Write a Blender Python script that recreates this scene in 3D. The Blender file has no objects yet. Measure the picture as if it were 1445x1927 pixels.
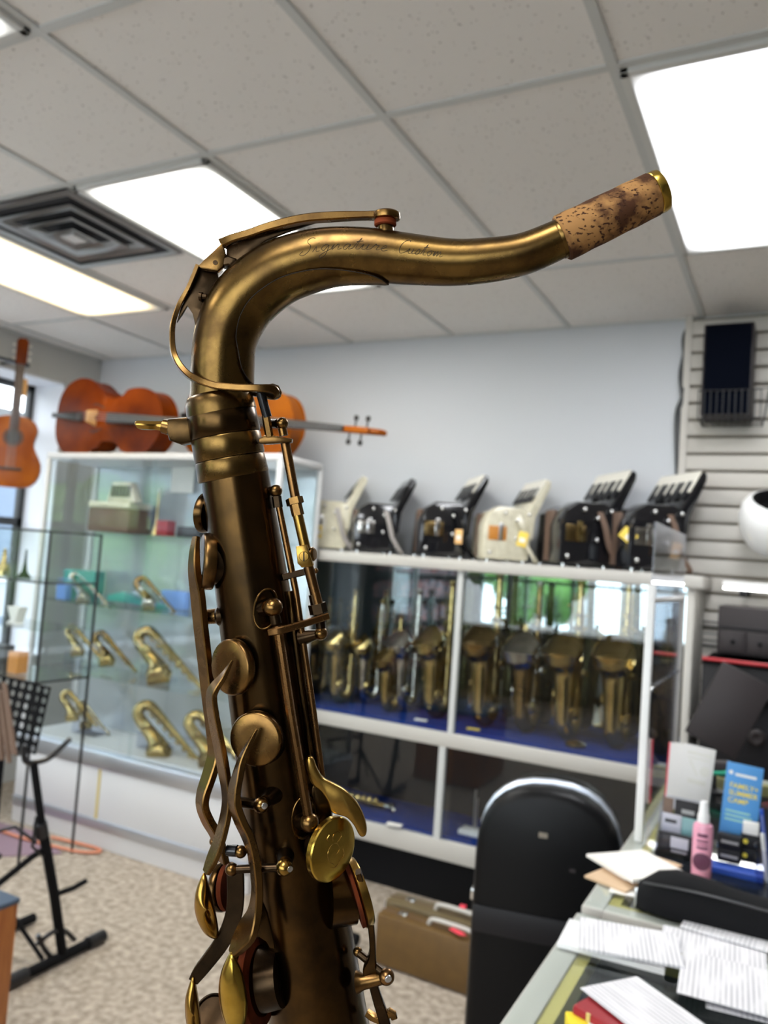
import bpy, bmesh, math, random
from mathutils import Vector, Matrix
random.seed(7)
sc = bpy.context.scene
COL = sc.collection
PI = math.pi

# ------------------------------------------------------------------ camera
FPX, YAW, PITCH, ROLL = 1506.7, -.481967, .0601526, .0729642
CAM = Vector((.43284, -1.82193, 1.5005))
FW = Vector((math.sin(YAW)*math.cos(PITCH), math.cos(YAW)*math.cos(PITCH), math.sin(PITCH)))
_r = FW.cross(Vector((0, 0, 1))).normalized()
_u = _r.cross(FW)
RT = _r*math.cos(ROLL) + _u*math.sin(ROLL)
UP = -_r*math.sin(ROLL) + _u*math.cos(ROLL)
cam_data = bpy.data.cameras.new('camera')
cam = bpy.data.objects.new('camera', cam_data)
COL.objects.link(cam)
cam.matrix_world = Matrix(((RT.x, UP.x, -FW.x, CAM.x), (RT.y, UP.y, -FW.y, CAM.y), (RT.z, UP.z, -FW.z, CAM.z), (0, 0, 0, 1)))
cam_data.sensor_fit = 'VERTICAL'
cam_data.sensor_height = 24
cam_data.lens = 24*FPX/1927
cam_data.clip_start = .02
cam_data.dof.use_dof = True
cam_data.dof.focus_distance = .325
cam_data.dof.aperture_fstop = 9.5
sc.camera = cam

# ------------------------------------------------------------------ light and exposure
sc.view_settings.view_transform = 'Standard'
sc.view_settings.look = 'None'
sc.view_settings.gamma = 1
sc.view_settings.use_curve_mapping = False
sc.view_settings.exposure = 1.2
world = bpy.data.worlds.new('daylight')
sc.world = world
world.use_nodes = True
wn = world.node_tree
bg = wn.nodes['Background']
bg.inputs[0].default_value = (.93, .92, 1, 1)
bg.inputs[1].default_value = 3.4
sc.cycles.transparent_max_bounces = 48
sc.cycles.max_bounces = 14
sc.cycles.diffuse_bounces = 6
sc.cycles.glossy_bounces = 8
PANEL = 8.0          # ceiling panel brightness

# ------------------------------------------------------------------ materials
def mat(name, col, rough=.5, metal=0, var=None, vscale=5, bump=0, bscale=40, emit=None, estr=0, spec=.5, coat=0, stretch=None):
    m = bpy.data.materials.new(name)
    m.use_nodes = True
    n = m.node_tree.nodes; l = m.node_tree.links
    p = n['Principled BSDF']
    p.inputs['Base Color'].default_value = (*col, 1)
    p.inputs['Roughness'].default_value = rough
    p.inputs['Metallic'].default_value = metal
    p.inputs['Specular IOR Level'].default_value = spec
    p.inputs['Coat Weight'].default_value = coat
    if emit:
        p.inputs['Emission Color'].default_value = (*emit, 1)
        p.inputs['Emission Strength'].default_value = estr
    tc = n.new('ShaderNodeTexCoord')
    mp = n.new('ShaderNodeMapping')
    if stretch: mp.inputs['Scale'].default_value = stretch
    l.new(tc.outputs['Object'], mp.inputs['Vector'])
    if var:
        nz = n.new('ShaderNodeTexNoise')
        nz.inputs['Scale'].default_value = vscale
        nz.inputs['Detail'].default_value = 5
        l.new(mp.outputs['Vector'], nz.inputs['Vector'])
        cr = n.new('ShaderNodeValToRGB')
        cr.color_ramp.elements[0].position = .34
        cr.color_ramp.elements[1].position = .66
        cr.color_ramp.elements[0].color = (*var, 1)
        cr.color_ramp.elements[1].color = (*col, 1)
        l.new(nz.outputs['Fac'], cr.inputs['Fac'])
        l.new(cr.outputs['Color'], p.inputs['Base Color'])
    if bump:
        nb = n.new('ShaderNodeTexNoise')
        nb.inputs['Scale'].default_value = bscale
        nb.inputs['Detail'].default_value = 3
        l.new(mp.outputs['Vector'], nb.inputs['Vector'])
        b = n.new('ShaderNodeBump')
        b.inputs['Strength'].default_value = bump
        b.inputs['Distance'].default_value = .002
        l.new(nb.outputs['Fac'], b.inputs['Height'])
        l.new(b.outputs['Normal'], p.inputs['Normal'])
    return m

def glass_mat(name, tint=(.93, .98, .97), refl=1.45, gain=1.0):
    m = bpy.data.materials.new(name)
    m.use_nodes = True
    n = m.node_tree.nodes; l = m.node_tree.links
    n.remove(n['Principled BSDF'])
    out = n['Material Output']
    tr = n.new('ShaderNodeBsdfTransparent'); tr.inputs[0].default_value = (*tint, 1)
    gl = n.new('ShaderNodeBsdfGlossy'); gl.inputs['Roughness'].default_value = .01
    lw = n.new('ShaderNodeLayerWeight'); lw.inputs['Blend'].default_value = .5
    pw = n.new('ShaderNodeMath'); pw.operation = 'POWER'; pw.inputs[1].default_value = 4.5; l.new(lw.outputs['Facing'], pw.inputs[0])
    fr = n.new('ShaderNodeMath'); fr.operation = 'MULTIPLY_ADD'; fr.inputs[1].default_value = .9; fr.inputs[2].default_value = .035*gain; l.new(pw.outputs[0], fr.inputs[0])
    mx = n.new('ShaderNodeMixShader')
    l.new(fr.outputs[0], mx.inputs[0])
    l.new(tr.outputs[0], mx.inputs[1]); l.new(gl.outputs[0], mx.inputs[2])
    l.new(mx.outputs[0], out.inputs['Surface'])
    return m

def brass_mat(name, hi, lo, rough, scale=60, pit=.06):
    """aged brass: metal with brown patina patches"""
    m = bpy.data.materials.new(name); m.use_nodes = True
    n = m.node_tree.nodes; l = m.node_tree.links
    p = n['Principled BSDF']; p.inputs['Metallic'].default_value = 1
    tc = n.new('ShaderNodeTexCoord')
    a = n.new('ShaderNodeTexNoise'); a.inputs['Scale'].default_value = scale; a.inputs['Detail'].default_value = 6; a.inputs['Roughness'].default_value = .6
    l.new(tc.outputs['Object'], a.inputs['Vector'])
    cr = n.new('ShaderNodeValToRGB')
    cr.color_ramp.elements[0].position = .32; cr.color_ramp.elements[0].color = (*lo, 1)
    cr.color_ramp.elements[1].position = .68; cr.color_ramp.elements[1].color = (*hi, 1)
    l.new(a.outputs['Fac'], cr.inputs['Fac']); l.new(cr.outputs['Color'], p.inputs['Base Color'])
    r = n.new('ShaderNodeMapRange'); r.inputs['To Min'].default_value = rough*1.35; r.inputs['To Max'].default_value = rough*.7
    l.new(a.outputs['Fac'], r.inputs['Value']); l.new(r.outputs[0], p.inputs['Roughness'])
    c = n.new('ShaderNodeTexNoise'); c.inputs['Scale'].default_value = scale*14; c.inputs['Detail'].default_value = 3
    l.new(tc.outputs['Object'], c.inputs['Vector'])
    b = n.new('ShaderNodeBump'); b.inputs['Strength'].default_value = pit; b.inputs['Distance'].default_value = .0002
    l.new(c.outputs['Fac'], b.inputs['Height']); l.new(b.outputs['Normal'], p.inputs['Normal'])
    return m

def carpet_mat():
    m = mat('speckled_carpet', (.46, .39, .32), .95, var=(.25, .21, .17), vscale=34, bump=.6, bscale=160, spec=.1)
    return m

def tile_mat():
    m = bpy.data.materials.new('ceiling_tile'); m.use_nodes = True
    n = m.node_tree.nodes; l = m.node_tree.links; p = n['Principled BSDF']
    p.inputs['Roughness'].default_value = .95; p.inputs['Specular IOR Level'].default_value = .1
    tc = n.new('ShaderNodeTexCoord')
    v = n.new('ShaderNodeTexVoronoi'); v.inputs['Scale'].default_value = 75
    nz = n.new('ShaderNodeTexNoise'); nz.inputs['Scale'].default_value = 30; nz.inputs['Detail'].default_value = 4
    mp = n.new('ShaderNodeMapping')
    l.new(tc.outputs['Object'], mp.inputs['Vector'])
    mx = n.new('ShaderNodeVectorMath'); mx.operation = 'ADD'
    sc_ = n.new('ShaderNodeVectorMath'); sc_.operation = 'SCALE'; sc_.inputs['Scale'].default_value = .035
    l.new(nz.outputs['Color'], sc_.inputs[0]); l.new(mp.outputs[0], nz.inputs['Vector'])
    l.new(mp.outputs[0], mx.inputs[0]); l.new(sc_.outputs[0], mx.inputs[1]); l.new(mx.outputs[0], v.inputs['Vector'])
    cr = n.new('ShaderNodeValToRGB')
    cr.color_ramp.elements[0].position = .10; cr.color_ramp.elements[0].color = (0, 0, 0, 1)
    cr.color_ramp.elements[1].position = .24; cr.color_ramp.elements[1].color = (1, 1, 1, 1)
    l.new(v.outputs['Distance'], cr.inputs['Fac'])
    # only some cells carry a fissure
    gt = n.new('ShaderNodeMath'); gt.operation = 'GREATER_THAN'; gt.inputs[1].default_value = .45
    sx = n.new('ShaderNodeSeparateColor'); l.new(v.outputs['Color'], sx.inputs[0]); l.new(sx.outputs[0], gt.inputs[0])
    mm = n.new('ShaderNodeMath'); mm.operation = 'MAXIMUM'; l.new(cr.outputs[0], mm.inputs[0]); l.new(gt.outputs[0], mm.inputs[1])
    mc = n.new('ShaderNodeMix'); mc.data_type = 'RGBA'
    mc.inputs[6].default_value = (.36, .335, .31, 1); mc.inputs[7].default_value = (.80, .775, .75, 1)
    l.new(mm.outputs[0], mc.inputs[0]); l.new(mc.outputs[2], p.inputs['Base Color'])
    b = n.new('ShaderNodeBump'); b.inputs['Strength'].default_value = .6; b.inputs['Distance'].default_value = .003
    l.new(mm.outputs[0], b.inputs['Height']); l.new(b.outputs[0], p.inputs['Normal'])
    return m

def cork_mat():
    m = bpy.data.materials.new('cork'); m.use_nodes = True
    n = m.node_tree.nodes; l = m.node_tree.links; p = n['Principled BSDF']
    p.inputs['Roughness'].default_value = .8; p.inputs['Specular IOR Level'].default_value = .2
    tc = n.new('ShaderNodeTexCoord')
    a = n.new('ShaderNodeTexNoise'); a.inputs['Scale'].default_value = 85; a.inputs['Detail'].default_value = 6
    l.new(tc.outputs['Object'], a.inputs['Vector'])
    cr = n.new('ShaderNodeValToRGB')
    cr.color_ramp.elements[0].position = .43; cr.color_ramp.elements[0].color = (.060, .022, .008, 1)
    cr.color_ramp.elements[1].position = .57; cr.color_ramp.elements[1].color = (.33, .165, .055, 1)
    l.new(a.outputs['Fac'], cr.inputs['Fac'])
    mp = n.new('ShaderNodeMapping'); mp.inputs['Scale'].default_value = (1, 1, 1.7)
    l.new(tc.outputs['Object'], mp.inputs[0])
    v = n.new('ShaderNodeTexNoise'); v.inputs['Scale'].default_value = 520; v.inputs['Detail'].default_value = 2
    l.new(mp.outputs[0], v.inputs['Vector'])
    c2 = n.new('ShaderNodeValToRGB')
    c2.color_ramp.elements[0].position = .36; c2.color_ramp.elements[0].color = (0, 0, 0, 1)
    c2.color_ramp.elements[1].position = .41; c2.color_ramp.elements[1].color = (1, 1, 1, 1)
    l.new(v.outputs['Fac'], c2.inputs['Fac'])
    mx = n.new('ShaderNodeMix'); mx.data_type = 'RGBA'
    mx.inputs[6].default_value = (.05, .018, .008, 1)
    l.new(c2.outputs[0], mx.inputs[0]); l.new(cr.outputs[0], mx.inputs[7]); l.new(mx.outputs[2], p.inputs['Base Color'])
    b = n.new('ShaderNodeBump'); b.inputs['Strength'].default_value = .8; b.inputs['Distance'].default_value = .0004
    l.new(c2.outputs[0], b.inputs['Height']); l.new(b.outputs[0], p.inputs['Normal'])
    return m

def form_mat():
    """printed form: pale paper with grey lines of print"""
    m = bpy.data.materials.new('printed_form'); m.use_nodes = True
    n = m.node_tree.nodes; l = m.node_tree.links; p = n['Principled BSDF']
    p.inputs['Roughness'].default_value = .8
    tc = n.new('ShaderNodeTexCoord'); mp = n.new('ShaderNodeMapping'); mp.inputs['Scale'].default_value = (1, .22, 1)
    l.new(tc.outputs['Object'], mp.inputs[0])
    w = n.new('ShaderNodeTexWave'); w.inputs['Scale'].default_value = 48; w.bands_direction = 'X'
    l.new(tc.outputs['Object'], w.inputs['Vector'])
    z = n.new('ShaderNodeTexNoise'); z.inputs['Scale'].default_value = 55; l.new(mp.outputs[0], z.inputs['Vector'])
    mu = n.new('ShaderNodeMath'); mu.operation = 'MULTIPLY'; l.new(w.outputs['Fac'], mu.inputs[0]); l.new(z.outputs['Fac'], mu.inputs[1])
    cr = n.new('ShaderNodeValToRGB')
    cr.color_ramp.elements[0].position = .38; cr.color_ramp.elements[0].color = (.80, .79, .82, 1)
    cr.color_ramp.elements[1].position = .50; cr.color_ramp.elements[1].color = (.52, .52, .55, 1)
    l.new(mu.outputs[0], cr.inputs[0]); l.new(cr.outputs[0], p.inputs['Base Color'])
    return m

M = dict(
    carpet=carpet_mat(), tile=tile_mat(), cork=cork_mat(), form=form_mat(),
    tee=mat('painted_tee_rail', (.56, .57, .56), .5),
    wall=mat('cool_white_wall_paint', (.60, .62, .65), .85, bump=.1, bscale=60),
    wall_l=mat('warm_grey_wall_paint', (.50, .50, .48), .85),
    walld=mat('dark_unseen_walls', (.16, .145, .13), .8),  # unseen walls, made dark so the brass has dark surroundings to reflect
    jamb=mat('white_window_lining', (.80, .83, .90), .6), packets=mat('assorted_packets', (.75, .30, .28), .6, var=(.10, .22, .30), vscale=18),
    lanewall=mat('grey_render', (.26, .28, .31), .9),
    slat=mat('putty_slatwall', (.56, .53, .48), .5),
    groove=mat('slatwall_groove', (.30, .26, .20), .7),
    white=mat('white_laminate', (.62, .62, .63), .4),
    cream_lam=mat('cream_laminate', (.60, .59, .59), .4),
    alu=mat('satin_aluminium', (.62, .66, .74), .35, 1),
    alu_w=mat('pale_anodised_frame', (.52, .50, .46), .45),
    dgrey=mat('dark_grey_paint', (.05, .052, .055), .5),
    black=mat('black_plastic', (.012, .012, .014), .35),
    blackm=mat('black_matt', (.006, .006, .007), .8, spec=.15), speakerm=mat('navy_black_cloth', (.002, .003, .007), .95, spec=.05),
    lacq=mat('black_lacquer', (.008, .008, .010), .12, coat=.5),
    shellm=mat('black_moulded_shell', (.003, .003, .0035), .42, spec=.2, bump=.15, bscale=90),
    chrome=mat('chrome', (.8, .8, .8), .15, 1),
    glass=glass_mat('clear_glass'), glass2=glass_mat('case_glass', (.965, .985, .985), 1.5, 1.0), acr=glass_mat('acrylic', (.86, .87, .92), 1.5),
    mirror=mat('mirror_backing', (.40, .46, .48), .03, 1), caseback=mat('pale_gloss_backing', (.52, .56, .60), .12, .4),
    velvet=mat('blue_velvet', (.006, .028, .18), .9, spec=.1),
    gold=brass_mat('gold_lacquered_brass', (.56, .44, .20), (.36, .26, .10), .2, 12),
    gold2=brass_mat('dark_gold_lacquer', (.34, .24, .10), (.17, .115, .05), .25, 12),
    silver=brass_mat('silver_plate', (.66, .65, .60), (.36, .35, .34), .2, 12),
    patina=brass_mat('dark_patina_brass', (.105, .056, .018), (.034, .021, .010), .23, 55),
    patina_neck=brass_mat('patina_neck_brass', (.190, .112, .032), (.075, .042, .015), .27, 60),
    patina_key=brass_mat('patina_key_brass', (.24, .130, .038), (.105, .055, .020), .27, 70),
    patina_rod=brass_mat('reddish_rod_brass', (.27, .135, .045), (.13, .065, .025), .27, 90),
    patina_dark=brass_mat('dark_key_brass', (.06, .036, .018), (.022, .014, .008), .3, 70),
    amber=brass_mat('worn_yellow_brass', (.46, .27, .06), (.27, .155, .034), .24, 55),
    polished=brass_mat('polished_gold_brass', (.62, .42, .08), (.42, .26, .04), .2, 70),
    lacq_line=mat('engraved_line', (.012, .007, .003), .9, 0),
    pad=mat('tan_leather_pad', (.12, .022, .005), .9, var=(.06, .012, .004), vscale=80, spec=.1),
    cushion=mat('red_cork_cushion', (.20, .04, .013), .85, spec=.1),
    blackrub=mat('black_rubber_tube', (.008, .008, .009), .25),
    steel=mat('steel_screw', (.62, .62, .62), .3, 1),
    spruce=mat('orange_varnished_spruce', (.40, .105, .006), .35, var=(.27, .058, .004), vscale=7, spec=.3),
    cello1=mat('red_brown_varnish', (.20, .036, .001), .4, var=(.06, .007, .001), vscale=4, spec=.12),
    cello2=mat('orange_brown_varnish', (.32, .085, .003), .38, var=(.21, .045, .002), vscale=5, spec=.15),
    ebony=mat('ebony', (.02, .018, .018), .35),
    bridgew=mat('maple_bridge', (.62, .38, .16), .5),
    rose=mat('dark_rosewood', (.06, .025, .015), .4),
    cream=mat('cream_pearloid', (.74, .70, .55), .25, var=(.62, .58, .44), vscale=30, coat=.4),
    ivory=mat('ivory_keys', (.80, .77, .68), .3),
    orange=mat('orange_grille', (.60, .24, .04), .4),
    strapm=mat('brown_leather_strap', (.16, .10, .07), .6),
    strapg=mat('grey_leather_strap', (.36, .33, .31), .5),
    ytag=mat('yellow_tag', (.85, .62, .10), .7), wtag=mat('white_paper', (.85, .83, .79), .7),
    otag=mat('orange_tag', (.85, .50, .20), .7),
    paper=mat('warm_white_paper', (.86, .83, .78), .7), kraft=mat('tan_envelope', (.62, .44, .28), .8),
    suitcase=mat('brown_vinyl', (.125, .066, .014), .55, var=(.10, .052, .011), vscale=20), suitcase2=mat('olive_brown_vinyl', (.13, .095, .045), .5),
    wood=mat('orange_oak', (.42, .15, .035), .5, var=(.30, .09, .02), vscale=14, stretch=(6, 6, .6)),
    bluetop=mat('slate_blue_top', (.06, .09, .14), .5),
    mauve=mat('mauve_mat', (.24, .16, .20), .9), cable=mat('orange_cable', (.62, .22, .12), .5),
    green=mat('green_metal', (.02, .34, .20), .4), teal=mat('teal_case', (.03, .30, .27), .4),
    red=mat('red_plastic', (.45, .02, .03), .4), red2=mat('fluorescent_red_tag', (.85, .06, .10), .6),
    blue=mat('blue_card', (.08, .30, .66), .6), blue2=mat('deep_blue', (.02, .08, .45), .5), skyb=mat('sky_blue_box', (.18, .35, .80), .6),
    yellow=mat('yellow_ink', (.90, .72, .08), .7), yellowbox=mat('yellow_box', (.85, .65, .02), .5),
    mint=mat('mint_card', (.35, .66, .56), .6), pink=mat('pink_liquid_bottle', (.80, .36, .48), .25, coat=.3),
    plum=mat('dark_plum_ink', (.12, .03, .07), .5), whitep=mat('white_plastic', (.85, .85, .85), .3),
    ink=mat('grey_ink', (.35, .34, .34), .8), goldstrip=mat('brass_strip', (.66, .54, .20), .4, .3),
    redcase=mat('red_leather_box', (.30, .012, .02), .5), rackm=mat('dark_equipment', (.011, .010, .012), .5, spec=.3),
    rackl=mat('grey_brown_equipment', (.032, .026, .027), .5, spec=.3), leaf=mat('tree_leaves', (.16, .34, .07), .8, var=(.05, .13, .02), vscale=2.5),
    asphalt=mat('pale_pavement', (.40, .40, .40), .9), light_frame=mat('light_fixture_frame', (.60, .60, .58), .4),
    vent=mat('vent_metal', (.62, .62, .62), .4), ventd=mat('painted_vent_shade', (.03, .03, .035), .9),  # vent backing: shade between the louvres painted in as near-black
    gap=mat('painted_gap_black', (.006, .006, .006), 1),  # black that paints in the shade of a gap
)
def panel_mat(name, col, s, hx=.29, hy=.58):
    # prismatic diffuser: it gives off less light at its rim than over its tubes
    m = mat(name, (.8, .8, .8), .5, emit=col, estr=s)
    n = m.node_tree.nodes; l = m.node_tree.links
    tc = n.new('ShaderNodeTexCoord'); sp = n.new('ShaderNodeSeparateXYZ'); l.new(tc.outputs['Object'], sp.inputs[0])
    out = []
    for ax, h, w in ((0, hx, .15), (1, hy, .14)):
        a = n.new('ShaderNodeMath'); a.operation = 'ABSOLUTE'; l.new(sp.outputs[ax], a.inputs[0])
        r = n.new('ShaderNodeMapRange'); r.interpolation_type = 'SMOOTHSTEP'
        r.inputs['From Min'].default_value = h; r.inputs['From Max'].default_value = h-w
        r.inputs['To Min'].default_value = .028; r.inputs['To Max'].default_value = 1
        l.new(a.outputs[0], r.inputs['Value']); out.append(r)
    mu = n.new('ShaderNodeMath'); mu.operation = 'MULTIPLY'; l.new(out[0].outputs[0], mu.inputs[0]); l.new(out[1].outputs[0], mu.inputs[1])
    m2 = n.new('ShaderNodeMath'); m2.operation = 'MULTIPLY'; m2.inputs[1].default_value = s; l.new(mu.outputs[0], m2.inputs[0])
    l.new(m2.outputs[0], n['Principled BSDF'].inputs['Emission Strength'])
    return m
M['panel_cool'] = panel_mat('cool_light_panel', (.95, .97, 1), PANEL*1.1)
M['panel_warm'] = panel_mat('warm_light_panel', (1, .78, .42), PANEL*.4)
M['panel_neutral'] = panel_mat('neutral_light_panel', (1, 1, .95), PANEL)
M['lamp_white'] = panel_mat('lamp_tube', (1, 1, .97), 6, 1, 1)

# ------------------------------------------------------------------ mesh helpers
class MB:
    """collects shapes, then links them as ONE mesh object"""
    def __init__(s): s.bm = bmesh.new()
    def face(s, vs):
        try: s.bm.faces.new(vs)
        except ValueError: pass
    def box(s, x0, x1, y0, y1, z0, z1, bev=0, mx=None):
        b = bmesh.new()
        r = bmesh.ops.create_cube(b, size=1)
        for v in b.verts:
            v.co = Vector(((x0+x1)/2+v.co.x*(x1-x0), (y0+y1)/2+v.co.y*(y1-y0), (z0+z1)/2+v.co.z*(z1-z0)))
        if bev: bmesh.ops.bevel(b, geom=b.edges[:], offset=bev, segments=2, affect='EDGES', profile=.5)
        s.merge(b, mx); return s
    def merge(s, b, mx=None):
        if mx is not None: b.transform(mx)
        me = bpy.data.meshes.new('t'); b.to_mesh(me); b.free()
        s.bm.from_mesh(me); bpy.data.meshes.remove(me)
    def rings(s, rings, caps=True, closed=True):
        vs = [[s.bm.verts.new(p) for p in r] for r in rings]
        n = len(vs[0])
        for a, b in zip(vs, vs[1:]):
            for i in range(n if closed else n-1):
                j = (i+1) % n
                s.face((a[i], a[j], b[j], b[i]))
        if caps and closed:
            s.face(vs[0][::-1]); s.face(vs[-1])
        return s
    def tube(s, pts, r, n=12, caps=True, up=None):
        pts = [Vector(p) for p in pts]
        rs = r if isinstance(r, (list, tuple)) else [r]*len(pts)
        rings = []; N = None
        for i, p in enumerate(pts):
            t = (pts[min(i+1, len(pts)-1)]-pts[max(i-1, 0)]).normalized()
            if N is None:
                a = Vector((0, 0, 1)) if abs(t.z) < .9 else Vector((0, 1, 0))
                N = t.cross(a).normalized()
            N = (N - t*N.dot(t)).normalized(); B = t.cross(N)
            rings.append([p+(N*math.cos(2*PI*k/n)+B*math.sin(2*PI*k/n))*rs[i] for k in range(n)])
        return s.rings(rings, caps)
    def lathe(s, c, axis, prof, n=24, caps=True):
        """prof: (radius, distance along axis)"""
        c = Vector(c); t = Vector(axis).normalized()
        a = Vector((0, 0, 1)) if abs(t.z) < .9 else Vector((1, 0, 0))
        N = t.cross(a).normalized(); B = t.cross(N)
        return s.rings([[c+t*h+(N*math.cos(2*PI*k/n)+B*math.sin(2*PI*k/n))*max(r, 1e-6) for k in range(n)] for r, h in prof], caps)
    def ball(s, c, r, n=16):
        return s.lathe(c, (0, 0, 1), [(r*math.sin(PI*k/10), -r*math.cos(PI*k/10)) for k in range(11)], n)
    def prism(s, outline, org, ex, ey, d, bev=0):
        """outline (a,b) pairs extruded by vector d"""
        org, ex, ey, d = map(Vector, (org, ex, ey, d))
        p0 = [org+ex*a+ey*b for a, b in outline]
        b = bmesh.new()
        v0 = [b.verts.new(p) for p in p0]; v1 = [b.verts.new(p+d) for p in p0]
        b.faces.new(v0[::-1]); b.faces.new(v1); n = len(v0)
        for i in range(n):
            j = (i+1) % n; b.faces.new((v0[i], v0[j], v1[j], v1[i]))
        bmesh.ops.recalc_face_normals(b, faces=b.faces[:])
        if bev:
            es = [e for e in b.edges if any(len(f.verts) == n for f in e.link_faces)]
            bmesh.ops.bevel(b, geom=es, offset=bev, segments=2, affect='EDGES', profile=.5)
        s.merge(b); return s
    def build(s, name, m, parent=None, sharp=38, loc=None):
        bm = s.bm
        bmesh.ops.remove_doubles(bm, verts=bm.verts[:], dist=1e-6)
        bmesh.ops.recalc_face_normals(bm, faces=bm.faces[:])
        for f in bm.faces: f.smooth = True
        for e in bm.edges:
            if len(e.link_faces) == 2 and e.calc_face_angle(0) > math.radians(sharp): e.smooth = False
        me = bpy.data.meshes.new(name); bm.to_mesh(me); bm.free()
        me.materials.append(M[m] if isinstance(m, str) else m)
        o = bpy.data.objects.new(name, me); COL.objects.link(o)
        if parent: o.parent = parent
        if loc: o.location = loc
        return o

def thing(name, label, cat, loc=(0, 0, 0), rz=0, group=None):
    o = bpy.data.objects.new(name, None); COL.objects.link(o)
    o.location = loc; o.rotation_euler = (0, 0, rz); o.empty_display_size = .05
    o['label'] = label; o['category'] = cat
    if group: o['group'] = group
    return o
def tag(o, label, cat, group=None):
    o['label'] = label; o['category'] = cat
    if group: o['group'] = group
    return o
def struct(o): o['kind'] = 'structure'; return o
def kids(o): return [c for c in list(COL.objects) if c.parent is o]
def dup(o, label=None, group=None, parent=None):
    c = o.copy(); COL.objects.link(c)
    if parent is not None: c.parent = parent
    for ch in kids(o): dup(ch, parent=c)
    if label: c['label'] = label
    if group: c['group'] = group
    return c
def at(u, v, x=None, y=None, z=None):
    """a point of the room seen at photo position (u, v), on the plane x=, y= or z="""
    d = FW + RT*((u-722.5)/FPX) - UP*((v-963.5)/FPX)
    if y is not None: t = (y-CAM.y)/d.y
    elif x is not None: t = (x-CAM.x)/d.x
    else: t = (z-CAM.z)/d.z
    return CAM+d*t
def catmull(pts, k=6):
    pts = [Vector(p) for p in pts]; out = []
    for i in range(len(pts)-1):
        a, b, c, d = pts[max(i-1, 0)], pts[i], pts[i+1], pts[min(i+2, len(pts)-1)]
        for j in range(k):
            t = j/k
            out.append(.5*((2*b)+(c-a)*t+(2*a-5*b+4*c-d)*t*t+(3*b-a-3*c+d)*t**3))
    out.append(pts[-1]); return out
def closed_curve(pts, k=5):
    pts = [Vector((*p, 0)) for p in pts]; n = len(pts); out = []
    for i in range(n):
        a, b, c, d = pts[i-1], pts[i], pts[(i+1) % n], pts[(i+2) % n]
        for j in range(k):
            t = j/k
            q = .5*((2*b)+(c-a)*t+(2*a-5*b+4*c-d)*t*t+(3*b-a-3*c+d)*t**3)
            out.append((q.x, q.y))
    return out
def text_mesh(name, body, size, m, parent, org, ex, ey, depth=.0004, align='CENTER', shear=0):
    cu = bpy.data.curves.new(name, 'FONT'); cu.body = body; cu.size = size; cu.align_x = align
    cu.extrude = depth/2; cu.shear = shear; cu.offset = size*.01
    t = bpy.data.objects.new(name, cu); COL.objects.link(t)
    dg = bpy.context.evaluated_depsgraph_get()
    me = bpy.data.meshes.new_from_object(t.evaluated_get(dg))
    bpy.data.objects.remove(t); bpy.data.curves.remove(cu)
    ex, ey = Vector(ex).normalized(), Vector(ey).normalized(); ez = ex.cross(ey); org = Vector(org)
    mx = Matrix(((ex.x, ey.x, ez.x, org.x), (ex.y, ey.y, ez.y, org.y), (ex.z, ey.z, ez.z, org.z), (0, 0, 0, 1)))
    me.transform(mx); me.materials.clear(); me.materials.append(M[m])
    o = bpy.data.objects.new(name, me); COL.objects.link(o); o.parent = parent
    return o

# ================================================================== the room
XL, XR, YB, YF, H = -3.77, 3.2, 1.975, -4.3, 2.70
struct(MB().box(XL-.6, XR+.1, YF-.1, YB+.1, -.05, 0).build('floor', 'carpet'))
struct(MB().box(XL-.1, XR+.1, YF-.1, YB+.1, H, H+.05).build('ceiling', 'tile'))
struct(MB().box(XL-.1, XR+.1, YB, YB+.1, 0, H).build('wall_back', 'wall'))
struct(MB().box(XR, XR+.1, YF, YB, 0, H).build('wall_right', 'walld'))
# left wall with a deep window bay
WY0, WY1, WZ0, WZ1 = -2.6, 1.70, .75, 2.475
b = MB()
b.box(XL-.30, XL, WY1, YB, 0, H); b.box(XL-.30, XL, YF, WY0, 0, H)
b.box(XL-.30, XL, WY0, WY1, WZ1, H); b.box(XL-.30, XL, WY0, WY1, 0, WZ0)
struct(b.build('wall_left', 'wall_l'))
b = MB()
for y in (WY0, -1.9, -1.2, -.5, .2, .9, 1.28, WY1-.05): b.box(XL-.30, XL-.26, y, y+.05, WZ0, WZ1)
for z in (WZ0, 1.55, 2.16, WZ1-.05): b.box(XL-.30, XL-.26, WY0, WY1, z, z+.05)
w1 = struct(b.build('window_1', 'dgrey'))
b = MB(); b.box(XL-.26, XL+.004, WY1-.012, WY1, WZ0, WZ1); b.box(XL-.26, XL+.004, WY0, WY1, WZ1-.012, WZ1)
b.box(XL-.26, XL+.02, WY0, WY1, WZ0, WZ0+.012); b.box(XL-.26, XL+.004, WY0, WY0+.012, WZ0, WZ1)
struct(b.build('trim_3', 'jamb'))
MB().box(XL-.285, XL-.28, WY0, WY1, WZ0, WZ1).build('pane', 'glass', w1)
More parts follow.
